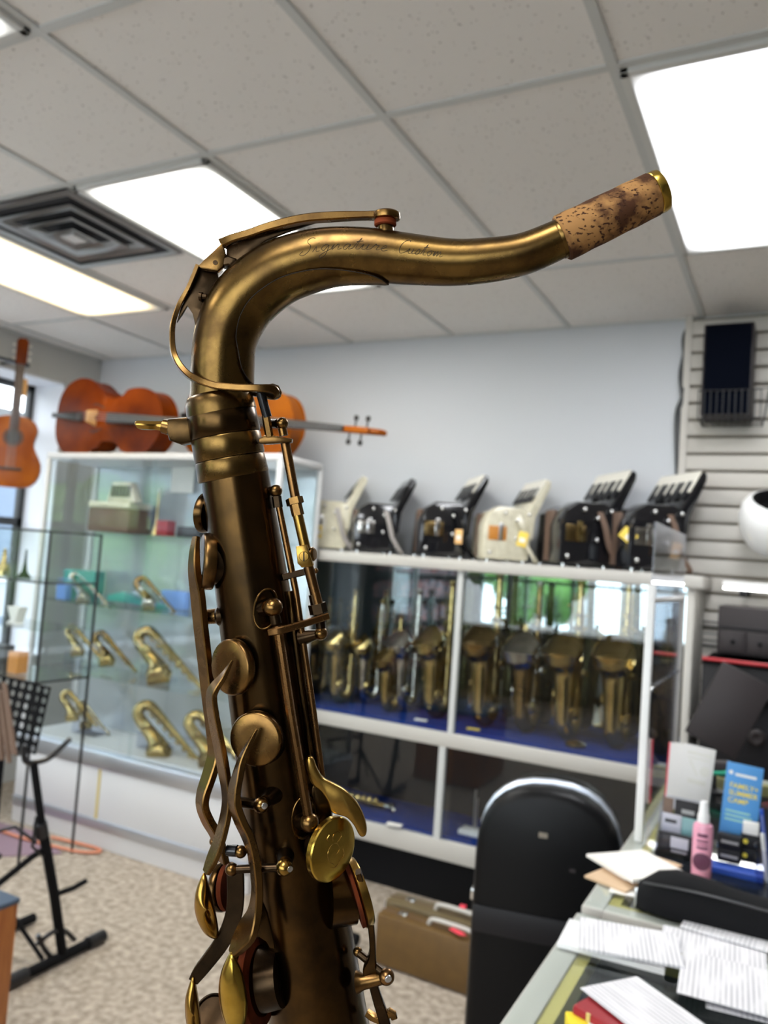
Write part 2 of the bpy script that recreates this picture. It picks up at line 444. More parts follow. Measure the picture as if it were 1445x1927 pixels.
# storefront behind the photographer
SX0, SX1, SZ0, SZ1 = -3.3, 1.6, .75, 2.3
b = MB()
b.box(XL-.3, SX0, YF-.1, YF, 0, H); b.box(SX1, XR, YF-.1, YF, 0, H)
b.box(SX0, SX1, YF-.1, YF, 0, SZ0); b.box(SX0, SX1, YF-.1, YF, SZ1, H)
struct(b.build('wall_front', 'walld'))
b = MB()
for k in range(9):
    x = SX0+(SX1-SX0-.05)*k/8; b.box(x, x+.05, YF-.08, YF-.03, SZ0, SZ1)
for z in (SZ0, 1.35, 1.95, SZ1-.05): b.box(SX0, SX1, YF-.08, YF-.03, z, z+.04)
w2 = struct(b.build('window_2', 'black'))
MB().box(SX0, SX1, YF-.06, YF-.055, SZ0, SZ1).build('pane', 'glass', w2)
for nm, loc, rot, sx, sy in (('window_light_left', (XL-.24, (WY0+WY1)/2, (WZ0+WZ1)/2), (0, PI/2, PI), WZ1-WZ0, WY1-WY0),
                             ('window_light_front', ((SX0+SX1)/2, YF-.02, (SZ0+SZ1)/2), (-PI/2, 0, PI), SX1-SX0, SZ1-SZ0)):
    la = bpy.data.lights.new(nm, 'AREA'); la.shape = 'RECTANGLE'; la.size = sx; la.size_y = sy; la.cycles.is_portal = True
    lo = bpy.data.objects.new(nm, la); COL.objects.link(lo); lo.location = loc
    nrm = Vector((1, 0, 0)) if 'left' in nm else Vector((0, 1, 0))
    lo.rotation_euler = nrm.to_track_quat('-Z', 'Z' if 'left' not in nm else 'Y').to_euler()
    if 'left' in nm: la.size, la.size_y = WZ1-WZ0, WY1-WY0; lo.rotation_euler = (0, -PI/2, 0)
# outside: pavement and trees seen only through glass and in reflections
struct(MB().box(-14, 10, -16, YF-.2, -.1, -.02).build('ground', 'asphalt'))
b = MB()
b.box(-14, XL-.7, YF-.2, 8, -.1, -.02); struct(b.build('ground', 'asphalt'))
def tree(x, y, s, lab):
    t = thing('street_tree', lab, 'tree', (x, y, -.02))
    MB().tube([(0, 0, 0), (.03, 0, s*.6), (0, .05, s*1.1)], [.12*s/2, .09*s/2, .04], 8).build('trunk', 'rose', t)
    bm = MB(); rr = random.Random(int(x*10+y))
    for k in range(34):
        a = rr.uniform(0, 2*PI); q = rr.uniform(0, 1)**.5*s*.55; z = rr.uniform(s*.45, s*1.35)
        bm.ball((q*math.cos(a), q*math.sin(a), z), rr.uniform(.14, .24)*s, 8)
    bm.build('crown', 'leaf', t)
tree(-6.6, -8.2, 1.7, 'leafy green street tree outside the front window, left of the pair')
tree(-4.4, -10.6, 1.8, 'leafy green street tree outside the front window, right of the pair')
t = thing('added_lane_building', 'added grey building across the lane, dimming the side window', 'building', (-10.2, 0, -.02))  # building added to cut the side window's light and its reflections
MB().box(-1.5, 1.5, -9, 11, 0, 2.9).build('walls', 'lanewall', t); MB().box(-1.6, 1.6, -9.1, 11.1, 2.9, 3.1).build('roof', 'dgrey', t)
for k in range(9):
    y = -8+2.1*k; MB().box(1.48, 1.53, y, y+1.1, 1.0, 2.3).build('window', 'bluetop', t); MB().box(1.48, 1.56, y-.06, y+1.16, .9, 1.0).build('sill', 'white', t)
tree(-7.0, -2.6, 1.5, 'leafy green street tree outside the side window beyond the guitar')

# slatwall on the right of the back wall
SW = YB-.045
b = MB(); z = 0.02; px0 = -.035
while z < H-.02:
    z1 = min(z+.064, H); b.box(px0, XR, SW, YB-.012, z, z1, .003); z += .0762
o = struct(b.build('wall_back_right', 'slat'))
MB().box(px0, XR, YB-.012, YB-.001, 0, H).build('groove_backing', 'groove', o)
struct(MB().box(px0-.03, px0, SW-.004, YB, 0, H).build('trim_1', 'slat'))

# ceiling grid
X0 = 0.0; SXg = .6096; K = [-.611-1.19*2, -.611-1.19, -.611, 0, 1.19]
b = MB()
xs = [i*SXg for i in range(-6, 6) if XL < i*SXg < XR]
for x in xs: b.box(x-.012, x+.012, YF, YB, H-.007, H)
for y in K+[K[0]-.611]:
    if y > YF: b.box(XL, XR, y-.012, y+.012, H-.0062, H)
b.box(XL, XR, YB-.02, YB, H-.008, H); b.box(XL, XL+.02, YF, YB, H-.008, H)
struct(b.build('trim_2', 'tee'))

def light(x0, x1, y0, y1, m, lab):
    t = thing('ceiling_light', lab, 'ceiling light', ((x0+x1)/2, (y0+y1)/2, H-.006), 0, None)
    hx, hy = (x1-x0)/2-.012, (y1-y0)/2-.012
    fb = MB(); w = .022
    fb.box(-hx, hx, -hy, -hy+w, -.012, .004, .002); fb.box(-hx, hx, hy-w, hy, -.012, .004, .002)
    fb.box(-hx, -hx+w, -hy, hy, -.012, .004, .002); fb.box(hx-w, hx, -hy, hy, -.012, .004, .002)
    fb.build('frame', 'light_frame', t)
    db = MB(); db.box(-hx+w, hx-w, -hy+w, hy-w, -.008, -.001); db.build('diffuser', m, t)
    return t
g = SXg
light(-3*g, -2*g, 0, 1.19, 'panel_neutral', 'white rectangular ceiling light directly behind the saxophone neck')
light(-5*g, -4*g, 0, 1.19, 'panel_warm', 'warm yellow rectangular ceiling light beyond the air vent at left')
light(0, g, 0, 1.19, 'panel_cool', 'bright bluish white ceiling light at upper right past the mouthpiece cork')
light(-3*g, -2*g, -.611-1.19, -.611, 'panel_neutral', 'ceiling light whose corner shows at the top left corner of the photo')
light(0, g, -3.2, -2.0, 'panel_cool', 'added unseen ceiling light behind the photographer, on the right')  # lamp out of view, added for the glass and brass to reflect
light(-3*g, -2*g, -3.9, -2.8, 'panel_neutral', 'added unseen ceiling light behind the photographer, on the left')  # second unseen lamp, added for reflections too

# air vent: nested square louvres
t = thing('ceiling_vent', 'square grey louvred air vent between two ceiling lights at left', 'vent', (-3.5*g, .305, H-.006))
MB().box(-.29, .29, -.29, .29, .001, .005).build('backing', 'ventd', t)
for k, (ro, ri, zo, zi) in enumerate(((.295, .262, -.006, -.006), (.215, .165, -.012, .0), (.145, .10, -.022, -.006), (.08, .035, -.03, -.012))):
    b = MB(); z2 = .004
    for a in range(4):
        R_ = Matrix.Rotation(a*PI/2, 4, 'Z')
        q = [(-ro, -ro, zo), (ro, -ro, zo), (ri, -ri, zi), (-ri, -ri, zi)]
        q2 = [(p[0], p[1], p[2]-z2) for p in q]
        vs = [b.bm.verts.new(R_ @ Vector(p)) for p in q]; ws = [b.bm.verts.new(R_ @ Vector(p)) for p in q2]
        b.face(vs); b.face(ws[::-1])
        for i in range(4): b.face((vs[i], vs[(i+1) % 4], ws[(i+1) % 4], ws[i]))
    b.build('louvre' if k else 'frame', 'vent', t, sharp=20)
MB().box(-.035, .035, -.035, .035, -.03, -.018).build('centre_plate', 'vent', t)

# rack of packaged goods, added out of view for the long case's mirror
t = thing('merchandise_rack', 'tall rack of small coloured packets beside the front window, added for the long case mirror', 'rack', (XL+.16, -3.45, 0))
b = MB(); b.box(-.14, -.12, -.72, .72, 0, 2.2)
for k in range(7): b.box(-.14, .14, -.72, .72, .25+.28*k, .262+.28*k)
b.build('shelves', 'dgrey', t)
b = MB(); rk = random.Random(5)
for k in range(7):
    y = -.70
    while y < .64:
        w = rk.uniform(.05, .12); b.box(-.05, rk.uniform(.06, .12), y, y+w-.01, .263+.28*k, .263+.28*k+rk.uniform(.10, .22)); y += w
o = b.build('packets', 'packets', t); o['kind'] = 'stuff'

# ================================================================== tall display case at left
CX0, CX1, CY0, CY1, CZ = -3.19, -1.655, 1.14, 1.50, 1.948
t = thing('display_case', 'tall white framed glass display case with two cream panels below, cellos lying on top', 'display case', ((CX0+CX1)/2, (CY0+CY1)/2, 0))
hx, hy = (CX1-CX0)/2, (CY1-CY0)/2
w = .024
for sx in (-1, 1):
    for sy in (-1, 1):
        MB().box(sx*hx-(w if sx > 0 else 0), sx*hx+(0 if sx > 0 else w), sy*hy-(w if sy > 0 else 0), sy*hy+(0 if sy > 0 else w), .42, CZ-.03, .003).build('corner_post', 'white', t)
MB().box(-hx, hx, -hy, hy, CZ-.032, CZ, .006).build('top', 'white', t)
MB().box(-hx+.02, hx-.02, hy-.012, hy-.004, .47, CZ-.03).build('back_panel', 'caseback', t)
b = MB(); b.box(-hx-.01, hx+.01, -hy-.012, hy, .375, .455, .008); b.build('middle_rail', 'alu', t)
b = MB(); b.box(-hx, hx, -hy-.008, hy, .085, .135, .006); b.build('lower_rail', 'alu', t)
MB().box(-hx, hx, -hy+.004, hy, .0, .09).build('kickboard', 'cream_lam', t)
MB().box(-hx+.01, hx-.01, -hy+.02, hy, .13, .38).build('cabinet', 'cream_lam', t)
for x0, x1 in ((-hx+.005, -.17), (-.155, hx-.005)):
    MB().box(x0, x1, -hy-.002, -hy+.018, .135, .376, .003).build('panel', 'white', t)
MB().box(-.17, -.155, -hy-.004, -hy+.012, .135, .376).build('divider_strip', 'goldstrip', t)
MB().box(-hx+.024, 0.02, -hy+.004, -hy+.009, .455, CZ-.03).build('glass_door', 'glass2', t)
MB().box(-.01, hx-.024, -hy+.012, -hy+.017, .455, CZ-.03).build('glass_door', 'glass2', t)
for sx in (-1, 1): MB().box(sx*(hx-.008)-.002, sx*(hx-.008)+.002, -hy+.02, hy-.02, .455, CZ-.03).build('side_glass', 'glass2', t)
for z in (.80, 1.16, 1.535): MB().box(-hx+.024, hx-.024, -hy+.03, hy-.02, z, z+.008).build('glass_shelf', 'glass2', t)
MB().box(-hx+.024, hx-.024, -hy+.03, hy-.02, .455, .468).build('display_floor', 'white', t)

# ------------------------------------------------------------------ long display case under the accordions
DX0, DX1, DY0, DY1, DZ = -2.05, .07, 1.56, 1.93, 1.53
t = thing('long_display_case', 'long grey framed glass display case full of standing saxophones under the accordions', 'display case', ((DX0+DX1)/2, (DY0+DY1)/2, 0))
hx, hy = (DX1-DX0)/2, (DY1-DY0)/2
MB().box(-hx-.01, hx+.03, -hy-.02, hy+.02, DZ-.052, DZ, .006).build('top', 'alu_w', t)
MB().box(-hx, hx, -hy-.005, hy, .69, .752, .004).build('middle_rail', 'alu_w', t)
MB().box(-hx, hx, -hy-.005, hy, .20, .285, .004).build('lower_rail', 'alu_w', t)
MB().box(-hx+.02, hx-.02, -hy+.05, hy, 0, .20).build('toe_kick', 'blackm', t)
for x in (-hx, hx-.03):
    MB().box(x, x+.03, -hy, hy, .20, DZ-.05, .003).build('end_frame', 'alu_w', t)
b = MB(); b.box(.055, .08, -hy-.003, -hy+.02, .75, DZ-.05); b.box(.02, .05, -hy-.003, -hy+.02, .285, .69); b.build('door_edge', 'tee', t)
MB().box(-hx+.03, hx-.03, hy-.012, hy-.004, .752, DZ-.052).build('mirror', 'mirror', t)
MB().box(-hx+.03, hx-.03, hy-.012, hy-.004, .285, .69).build('lower_back_panel', 'rackm', t)
MB().box(-hx+.03, hx-.03, -hy+.02, hy-.012, .752, .77).build('velvet_floor', 'velvet', t)
MB().box(-hx+.03, hx-.03, -hy+.02, hy-.012, .285, .30).build('lower_floor', 'velvet', t)
for x0, x1, yy in ((-hx+.03, .085, .006), (.055, hx-.03, .014)):
    MB().box(x0, x1, -hy+yy, -hy+yy+.004, .752, DZ-.052).build('glass_door', 'glass2', t)
    MB().box(x0, x1, -hy+yy, -hy+yy+.004, .285, .69).build('lower_glass_door', 'glass2', t)

# ------------------------------------------------------------------ saxophones in the cases
def sax_proto(kind, body_m, key_m, lab):
    """an upright saxophone without its neck, bell towards -y, bottom of its bow at z = 0"""
    t = thing(kind, lab, 'saxophone')
    b = MB()
    path = catmull([(0, .055, .70), (0, .055, .52), (0, .056, .34), (0, .057, .18), (0, .056, .10), (0, .042, .058), (0, 0, .038), (0, -.040, .058), (0, -.056, .10), (0, -.060, .18), (0, -.063, .26), (0, -.068, .31), (0, -.076, .345), (0, -.086, .372), (0, -.096, .390)], 3)
    rad = [.015, .020, .026, .033, .037, .0385, .039, .040, .041, .044, .049, .056, .065, .076, .090]
    rr = [q.x for q in catmull([Vector((r, 0, 0)) for r in rad], 3)]
    b.tube(path, rr, 24, caps=False)
    b.build('body', body_m, t, sharp=60)
    MB().tube([(0, -.096, .390), (0, -.100, .395), (0, -.104, .392), (0, -.100, .386)], [.090, .094, .093, .086], 24, False).build('bell_rim', key_m, t)
    MB().lathe((0, .055, .695), (0, 0, 1), [(.0165, 0), (.019, .004), (.019, .03), (.015, .034), (.015, .03)], 14, False).build('receiver', key_m, t)
    for x in (-.036, .038):
        MB().tube([(x, .034, .12), (x*.8, .036, .42), (x*.62, .040, .66)], .0032, 6).build('key_rod', key_m, t)
    MB().tube([(.050, -.050, .08), (.052, -.052, .33)], .0032, 6).build('key_rod', key_m, t)
    b = MB(); b.tube([(-.055, -.03, .08), (-.062, -.05, .16), (-.058, -.03, .24)], .0035, 6); b.build('key_guard', key_m, t)
    for x, y, z, r in ((0, .018, .15, .027), (-.004, .021, .22, .026), (.003, .024, .29, .024), (-.003, .027, .36, .021), (.002, .029, .43, .019), (0, .032, .50, .015), (.0, .034, .56, .012), (-.052, -.055, .20, .028), (.052, -.052, .13, .027), (.040, .05, .30, .018), (-.036, .05, .44, .015), (.034, .05, .50, .013)):
        d = (0, -1, 0) if abs(x) < .02 else ((-1 if x < 0 else 1), -.5, 0)
        b = MB(); b.lathe((x, y, z), d, [(0, 0), (r, 0), (r, .007), (r*.8, .010), (0, .010)], 12); b.build('key_cup', key_m, t)
    for x, z in ((-.045, .60), (.046, .56), (-.048, .52)):
        MB().ball((x, .035, z), .008, 8).build('palm_key', key_m, t)
    return t

shelf = .770
G1 = 'saxophones standing on the blue shelf of the long case'
sx = {}
def sax_at(u, v_bow, y, kind, body, key, S, rz, lab, group=G1, z=shelf, k='tenor_saxophone'):
    key_ = (body, key)
    p = at(u, v_bow, y=y)
    if key_ not in sx: o = sx[key_] = sax_proto('display_saxophone', body, key, lab)
    else: o = dup(sx[key_], lab)
    o['label'] = lab; o['group'] = group
    o.location = (p.x, y, z); o.rotation_euler = (0, 0, rz*.7); o.scale = (S*.98, S*.98, S*.98)
    return o
sax_at(598, 1290, 1.83, 0, 'gold2', 'gold2', 0.72, -.5, 'dark gold saxophone half hidden behind the big saxophone rods in the long case')
sax_at(642, 1312, 1.71, 0, 'gold', 'gold', 0.80, -.6, 'bright gold saxophone nearest the big saxophone, bell tipped to the left of its neighbours')
sax_at(695, 1310, 1.83, 0, 'silver', 'gold', 0.74, -.8, 'slim silver saxophone between two gold ones at the left of the blue shelf')
sax_at(735, 1318, 1.71, 0, 'gold', 'gold2', 0.66, -.4, 'small gold saxophone behind the silver one, left half of the long case')
sax_at(762, 1338, 1.80, 0, 'silver', 'silver', 0.84, -.5, 'silver saxophone left of the door edge in the long case')
sax_at(822, 1350, 1.76, 0, 'gold', 'gold', 0.92, -.5, 'yellow gold saxophone pressed against the pale door edge of the long case')
sax_at(912, 1366, 1.75, 0, 'gold', 'gold2', 1.00, -.3, 'matte gold saxophone first to the right of the pale door edge')
sax_at(990, 1372, 1.77, 0, 'gold2', 'silver', 0.96, -.3, 'dull bronze saxophone second to the right of the pale door edge')
sax_at(1068, 1384, 1.76, 0, 'gold', 'gold', 1.00, -.25, 'gold saxophone third to the right of the pale door edge, above a small stand')
sax_at(1160, 1396, 1.76, 0, 'gold', 'gold', 1.03, -.2, 'gold saxophone with the widest bell just left of the white acrylic post')
sax_at(1243, 1405, 1.78, 0, 'gold2', 'gold', 0.80, -.2, 'saxophone at the right end of the long case seen through the acrylic panel')
def card(u, v, y, z, w, d, m, name, lab, cat, group=None, rz=.1):
    p = at(u, v, z=z)
    o = MB().box(-w/2, w/2, -d/2, d/2, 0, .006, .001).build(name, m, loc=(p.x, min(p.y, y), z)); o.rotation_euler = (0, 0, rz)
    return tag(o, lab, cat, group)
card(893, 1372, 1.64, shelf, .06, .022, 'ytag', 'price_card', 'yellow price card lying on blue velvet left of the dull gold saxophone', 'card')
card(795, 1355, 1.64, shelf, .06, .022, 'paper', 'price_card', 'cream price card lying on blue velvet in the left half of the long case', 'card')
card(742, 1553, 1.64, .30, .07, .03, 'paper', 'price_card', 'white price card lying below the small clarinet in the lower compartment', 'card')
p = at(1100, 1400, z=shelf)
b = MB(); b.lathe((0, 0, 0), (0, 0, 1), [(0, 0), (.045, 0), (.045, .012), (.02, .022), (0, .03)], 16)
tag(b.build('brass_ornament', 'gold2', loc=(p.x-.02, 1.66, shelf)), 'small dark brass disc lying on the blue velvet in front of saxophones', 'ornament')

# clarinet lying in the lower left compartment
t = thing('clarinet', 'small dark woodwind with gold and silver keys lying on blue velvet in the lower compartment', 'clarinet', (at(660, 1520, y=1.72).x, 1.70, .335), .06)
MB().tube([(-.13, 0, 0), (0, 0, .0), (.19, 0, -.012)], [.02, .016, .014], 12).build('body', 'gold2', t)
b = MB()
for k in range(9): b.lathe((-.11+.032*k, -.012, .012), (.2, -.6, .8), [(0, 0), (.011, 0), (.011, .005), (0, .007)], 10)
b.tube([(-.12, -.02, .014), (.17, -.018, .006)], .003, 6); b.build('keys', 'gold', t)
MB().lathe((.19, 0, -.012), (1, 0, 0), [(.014, 0), (.018, .03), (.026, .045), (.024, .045)], 14, False).build('bell', 'silver', t)
t = thing('display_stand', 'small white based stand with a thin metal rod in the lower right compartment', 'stand', (at(890, 1575, y=1.68).x, 1.68, .30))
MB().box(-.06, .06, -.04, .04, 0, .022, .004).build('base', 'white', t); MB().tube([(0, 0, .02), (0, 0, .20)], .005, 8).build('rod', 'steel', t)
MB().tube([(.008, .008, .02), (.008, .008, .16)], .004, 8).build('rod', 'steel', t)

# saxophones lying on sloping stands inside the tall case
G2 = 'saxophones resting at a slant in the tall display case'
def slant(u, v, S, body, key, lab, ang=2.15, y=1.33, rz=0.0):
    p = at(u, v, y=y)
    o = dup(sx[(body, key)], lab, G2)
    R_ = Matrix.Rotation(rz, 4, 'Z') @ Matrix.Rotation(ang, 4, 'Y') @ Matrix.Rotation(.9, 4, 'Z')
    S *= .92; c = R_ @ (Vector((0, 0, .28))*S)
    o.location = p-c; o.rotation_euler = R_.to_euler(); o.scale = (S, S, S)
    return o
slant(160, 1105, .50, 'silver', 'silver', 'small silver saxophone on the highest stand at the left of the tall case', y=1.30)
slant(283, 1115, .48, 'gold2', 'silver', 'small dark and silver saxophone on the highest row beside the blue box', y=1.30)
slant(150, 1205, .46, 'gold', 'gold', 'small pale brass saxophone on the second row at the far left of the tall case', y=1.29)
slant(205, 1220, .52, 'gold2', 'gold', 'dark brown saxophone crossing the second row of the tall case', y=1.34)
slant(303, 1232, .78, 'gold', 'gold', 'large bright gold saxophone on the second row of the tall case', y=1.30)
slant(140, 1328, .44, 'gold', 'silver' if ('gold', 'silver') in sx else 'gold', 'pale brass saxophone on the bottom row at the far left of the tall case', y=1.28)
slant(165, 1345, .42, 'silver', 'gold', 'slim silver grey saxophone on the bottom row left of the large gold one', y=1.35)
slant(303, 1375, .78, 'gold', 'gold', 'large gold saxophone on the bottom row of the tall case', y=1.30)
slant(398, 1392, .72, 'gold', 'gold2', 'gold saxophone cut off by the big saxophone on the bottom row of the tall case', y=1.30)
G3 = 'small white wedge stands under the slanted saxophones'
first = None
for u, v, lab in ((175, 1165, 'white wedge stand at the left of the second glass shelf'), (265, 1160, 'white wedge stand in the middle of the second glass shelf'), (150, 1258, 'white wedge stand below the pale brass saxophone'),
                  (295, 1285, 'white wedge stand below the large bright gold saxophone'), (165, 1392, 'white wedge stand low at the left of the case floor'), (290, 1408, 'white wedge stand under the large gold saxophone of the bottom row')):
    p = at(u, v, y=1.33)
    zz = min((.468, .808, 1.168), key=lambda q: abs(q-p.z+.05))
    if first is None:
        first = MB().prism([(0, 0), (.17, 0), (.17, .015), (0, .075)], (-.085, -.05, 0), (1, 0, 0), (0, 0, 1), (0, .1, 0), .003).build('wedge_stand', 'acr'); o = first
    else: o = first.copy(); COL.objects.link(o)
    tag(o, lab.replace('white', 'clear'), 'stand', G3.replace('white', 'clear')); o.location = (p.x, 1.34, zz)
# top shelf of the tall case and other contents
def simple(name, m, lab, cat, u0, v0, u1, v1, y, d, zbase=None, bev=.003, rz=0, group=None):
    a = at(u0, v0, y=y); c = at(u1, v1, y=y)
    z0, z1 = sorted((a.z, c.z));
    if zbase is not None: z1 = zbase+(z1-z0); z0 = zbase
    w = abs(c.x-a.x)
    o = MB().box(-w/2, w/2, 0, d, 0, z1-z0, bev).build(name, m, loc=((a.x+c.x)/2, y, z0)); o.rotation_euler = (0, 0, rz)
    return tag(o, lab, cat, group)
t = thing('small_accordion', 'old beige accordion with button keys on the top shelf of the tall case', 'accordion', (at(215, 960, y=1.3).x, 1.32, 1.543))
MB().box(-.16, .14, -.05, .12, 0, .13, .01).build('bellows', 'strapm', t)
MB().box(-.16, .14, -.055, .12, .13, .165, .006).build('case_edge', 'cream', t)
MB().prism([(-.03, .165), (.18, .165), (.13, .27), (.0, .27)], (0, -.05, 0), (1, 0, 0), (0, 0, 1), (0, .05, 0), .004).build('keyboard', 'cream', t)
for k in range(6): MB().prism([(-.005, .19), (.012, .19), (.018, .25), (.002, .25)], (.0+k*.024, -.053, 0), (1, 0, 0), (0, 0, 1), (0, .003, 0)).build('key_slot', 'black', t)
t = thing('brass_horn', 'small upright brass horn on the top shelf of the tall case', 'horn', (at(297, 960, y=1.28).x, 1.28, 1.543))
MB().lathe((0, 0, 0), (0, 0, 1), [(.022, 0), (.016, .03), (.008, .07), (.005, .2), (.006, .215)], 14).build('bell', 'gold', t)
MB().lathe((0, 0, .215), (0, 0, 1), [(.004, 0), (.009, .02), (.008, .024), (0, .024)], 12).build('mouthpiece', 'silver', t)
simple('small_box', 'redcase', 'small dark red box on the top shelf beside the brass horn', 'box', 297, 948, 316, 978, 1.25, .06, 1.543)
simple('black_box', 'black', 'flat black box on the top shelf at the right of the tall case', 'box', 338, 940, 372, 962, 1.3, .1, 1.543)
simple('paper_sign', 'wtag', 'white paper sheet standing behind the glass at upper right of the tall case', 'sign', 325, 868, 362, 928, 1.46, .004)
simple('teal_case', 'teal', 'teal green instrument case standing on the upper shelf of the tall case', 'case', 130, 1003, 178, 1062, 1.30, .08, 1.168+.0, rz=.1)
p = at(250, 1058, y=1.3)
b = MB(); b.prism([(-.16, .03), (-.06, .055), (.2, .0), (.2, -.012), (0, .0), (-.16, .0)], (0, 0, 0), (1, 0, 0), (0, 0, 1), (0, .08, 0), .003)
tag(b.build('green_cloth', 'teal', loc=(p.x, 1.3, 1.182)), 'long dark green folded cloth on the upper shelf beside the teal case', 'cloth')
simple('blue_box', 'skyb', 'blue box at the right of the tall case behind the small dark saxophone', 'box', 305, 1090, 348, 1128, 1.42, .04, 1.169)
simple('blue_packet', 'skyb', 'blue packet at the far left of the tall case', 'box', 110, 1065, 124, 1105, 1.22, .04, 1.169)

# ================================================================== cellos, guitar
def bowed(kind, lab, vm, L=.755, W=.435, D=.115):
    """lies along +x, front towards -y, lower end at x = 0"""
    t = thing(kind, lab, 'cello')
    half = [(0, .06), (.02, .13), (.07, .185), (.15, .215), (.235, .205), (.30, .165), (.335, .150), (.35, .125), (.385, .112), (.44, .115), (.475, .135), (.49, .155), (.53, .168), (.60, .172), (.67, .155), (.72, .11), (.75, .05), (.755, .02)]
    k = L/.755; kw = W/.43
    up = [(a*k, b*kw) for a, b in half]; outline = closed_curve(up+[(a, -c) for a, c in reversed(up)], 2)
    b = MB(); b.prism(outline, (0, 0, 0), (1, 0, 0), (0, 0, 1), (0, D, 0)); b.build('ribs', vm, t)
    for yy, s in ((0, -1), (D, 1)):
        b = MB(); rings = []
        for q, h in ((1.025, 0), (1.025, .006), (.9, .006), (.7, .016), (.4, .022), (.05, .024)):
            rings.append([Vector((L/2+(a-L/2)*q, yy+s*h, c*q)) for a, c in outline])
        b.rings(rings); b.build('front_plate' if s < 0 else 'back_plate', vm, t)
    for s in (-1, 1):
        b = MB(); pts = catmull([(.245, -.012, s*.075), (.26, -.017, s*.062), (.30, -.020, s*.075), (.35, -.020, s*.062), (.365, -.018, s*.05)], 4)
        b.tube(pts, .0045, 6); b.build('sound_hole', 'ebony', t)
    b = MB(); b.prism([(-.045, 0), (-.03, .07), (.03, .07), (.045, 0), (.02, 0), (0, .02), (-.02, 0)], (.31, -.018, 0), (0, 0, 1), (0, -1, 0), (.012, 0, 0), .002); b.build('bridge', 'bridgew', t)
    b = MB(); b.prism([(.0, -.012), (.0, .012), (.23, .028), (.23, -.028)], (0, -.05, 0), (1, 0, 0), (0, 0, 1), (0, .012, 0), .003); b.build('tailpiece', 'ebony', t)
    b = MB(); b.prism([(.42, -.030), (.42, .030), (1.03, .016), (1.03, -.016)], (0, -.055, 0), (1, 0, 0), (0, 0, 1), (0, .014, 0), .004); b.build('fingerboard', 'ebony', t)
    MB().box(.73, 1.03, -.042, .0, -.015, .015, .007).build('neck', vm, t)
    b = MB(); b.box(1.03, 1.17, -.045, -.005, -.016, .016, .006)
    b.tube([(1.17, -.02, 0), (1.21, -.012, 0), (1.225, .01, 0), (1.205, .02, 0)], [.017, .016, .014, .012], 10)
    sc_ = b.build('scroll', vm, t)
    for i, x in enumerate((1.055, 1.08, 1.12, 1.145)):
        s = 1 if i % 2 else -1
        MB().tube([(x, -.022, 0), (x, -.022, s*.045), (x, -.022, s*.05), (x, -.022, s*.068), (x, -.022, s*.072)], [.005, .004, .012, .011, .004], 10).build('peg', 'ebony', t)
    b = MB()
    for j in range(4):
        z = (j-1.5)*.009; b.tube([(.2, -.055, z), (.316, -.09, z*1.5), (1.03, -.058, z*.7)], .0009, 4)
    b.build('strings', 'steel', t)
    return t
CELY = .058
c1 = bowed('cello', 'red brown cello lying on its side at the left end of the tall case', 'cello1', W=.425)
a = at(105, 800, y=1.22)
c1.location = (a.x+.0, 1.235, 1.948+.215); c1.rotation_euler = (0, .055, 0)
c2 = bowed('cello', 'orange brown cello behind the big saxophone, its neck reaching out over the cream accordion', 'cello2', L=.70, W=.42, D=.1)
c2.location = (-2.53, 1.47, 2.195); c2.rotation_euler = (0, .085, -.02)

t = thing('classical_guitar', 'small orange acoustic guitar hanging at the window on the left', 'guitar', (XL+.17, 1.235, 1.765), -.75)
def guitar_outline(k=1.0):
    h = [(0, .06), (.015, .11), (.07, .145), (.14, .148), (.20, .120), (.235, .105), (.27, .108), (.32, .118), (.36, .105), (.385, .06), (.39, .02)]
    h = [(a*k, b*k) for a, b in h]
    return closed_curve([(b, a) for a, b in h]+[(-b, a) for a, b in reversed(h)], 2)
ex, ey = Vector((.0, 1, 0)), Vector((0, 0, 1)); ol = guitar_outline(1.05)
b = MB(); b.prism(ol, (0, 0, 0), ex, ey, (-.08, 0, 0)); b.build('body', 'cello2', t)
b = MB(); b.prism(ol, (0, 0, 0), ex, ey, (.004, 0, 0), .002); sb = b.build('soundboard', 'spruce', t)
MB().lathe((.003, 0, .285), (1, 0, 0), [(0, 0), (.042, 0), (.042, .002), (0, .002)], 24).build('sound_hole', 'ebony', sb)
b = MB(); b.lathe((.003, 0, .285), (1, 0, 0), [(.045, 0), (.045, .0022), (.055, .0022), (.055, 0)], 24, False); b.build('rosette', 'rose', sb)
MB().box(.004, .014, -.06, .06, .095, .112, .002).build('bridge', 'rose', t)
MB().box(.004, .012, -.024, .024, .325, .71, .001).build('fingerboard', 'rose', t)
MB().box(-.018, .004, -.022, .022, .38, .71, .004).build('neck', 'cello2', t)
b = MB(); b.prism([(-.022, .71), (-.03, .73), (-.032, .85), (-.015, .87), (0, .866), (.015, .87), (.032, .85), (.03, .73), (.022, .71)], (-.006, 0, 0), ex, ey, (-.015, 0, 0), .002); hd = b.build('headstock', 'cello1', t)
for s in (-1, 1):
    for z in (.745, .785, .825): MB().tube([(-.012, s*.03, z), (-.012, s*.042, z), (-.012, s*.043, z), (-.012, s*.05, z)], [.003, .003, .007, .006], 8).build('tuning_peg', 'ivory', hd)
b = MB()
for j in range(6): b.tube([(.015, (j-2.5)*.009, .105), (.014, (j-2.5)*.007, .71)], .0007, 4)
b.build('strings', 'steel', t)
t = thing('guitar_hanger', 'black wall bar hook holding the guitar by its headstock', 'hanger', (XL, 1.235, 2.49))
b = MB(); b.tube([(0, 0, 0), (.11, 0, 0)], .008, 8); b.box(.10, .135, -.11, .09, -.008, .008, .003); b.tube([(.13, -.055, 0), (.16, -.055, 0)], .007, 8); b.tube([(.13, .055, 0), (.16, .055, 0)], .007, 8); b.build('bracket', 'black', t)
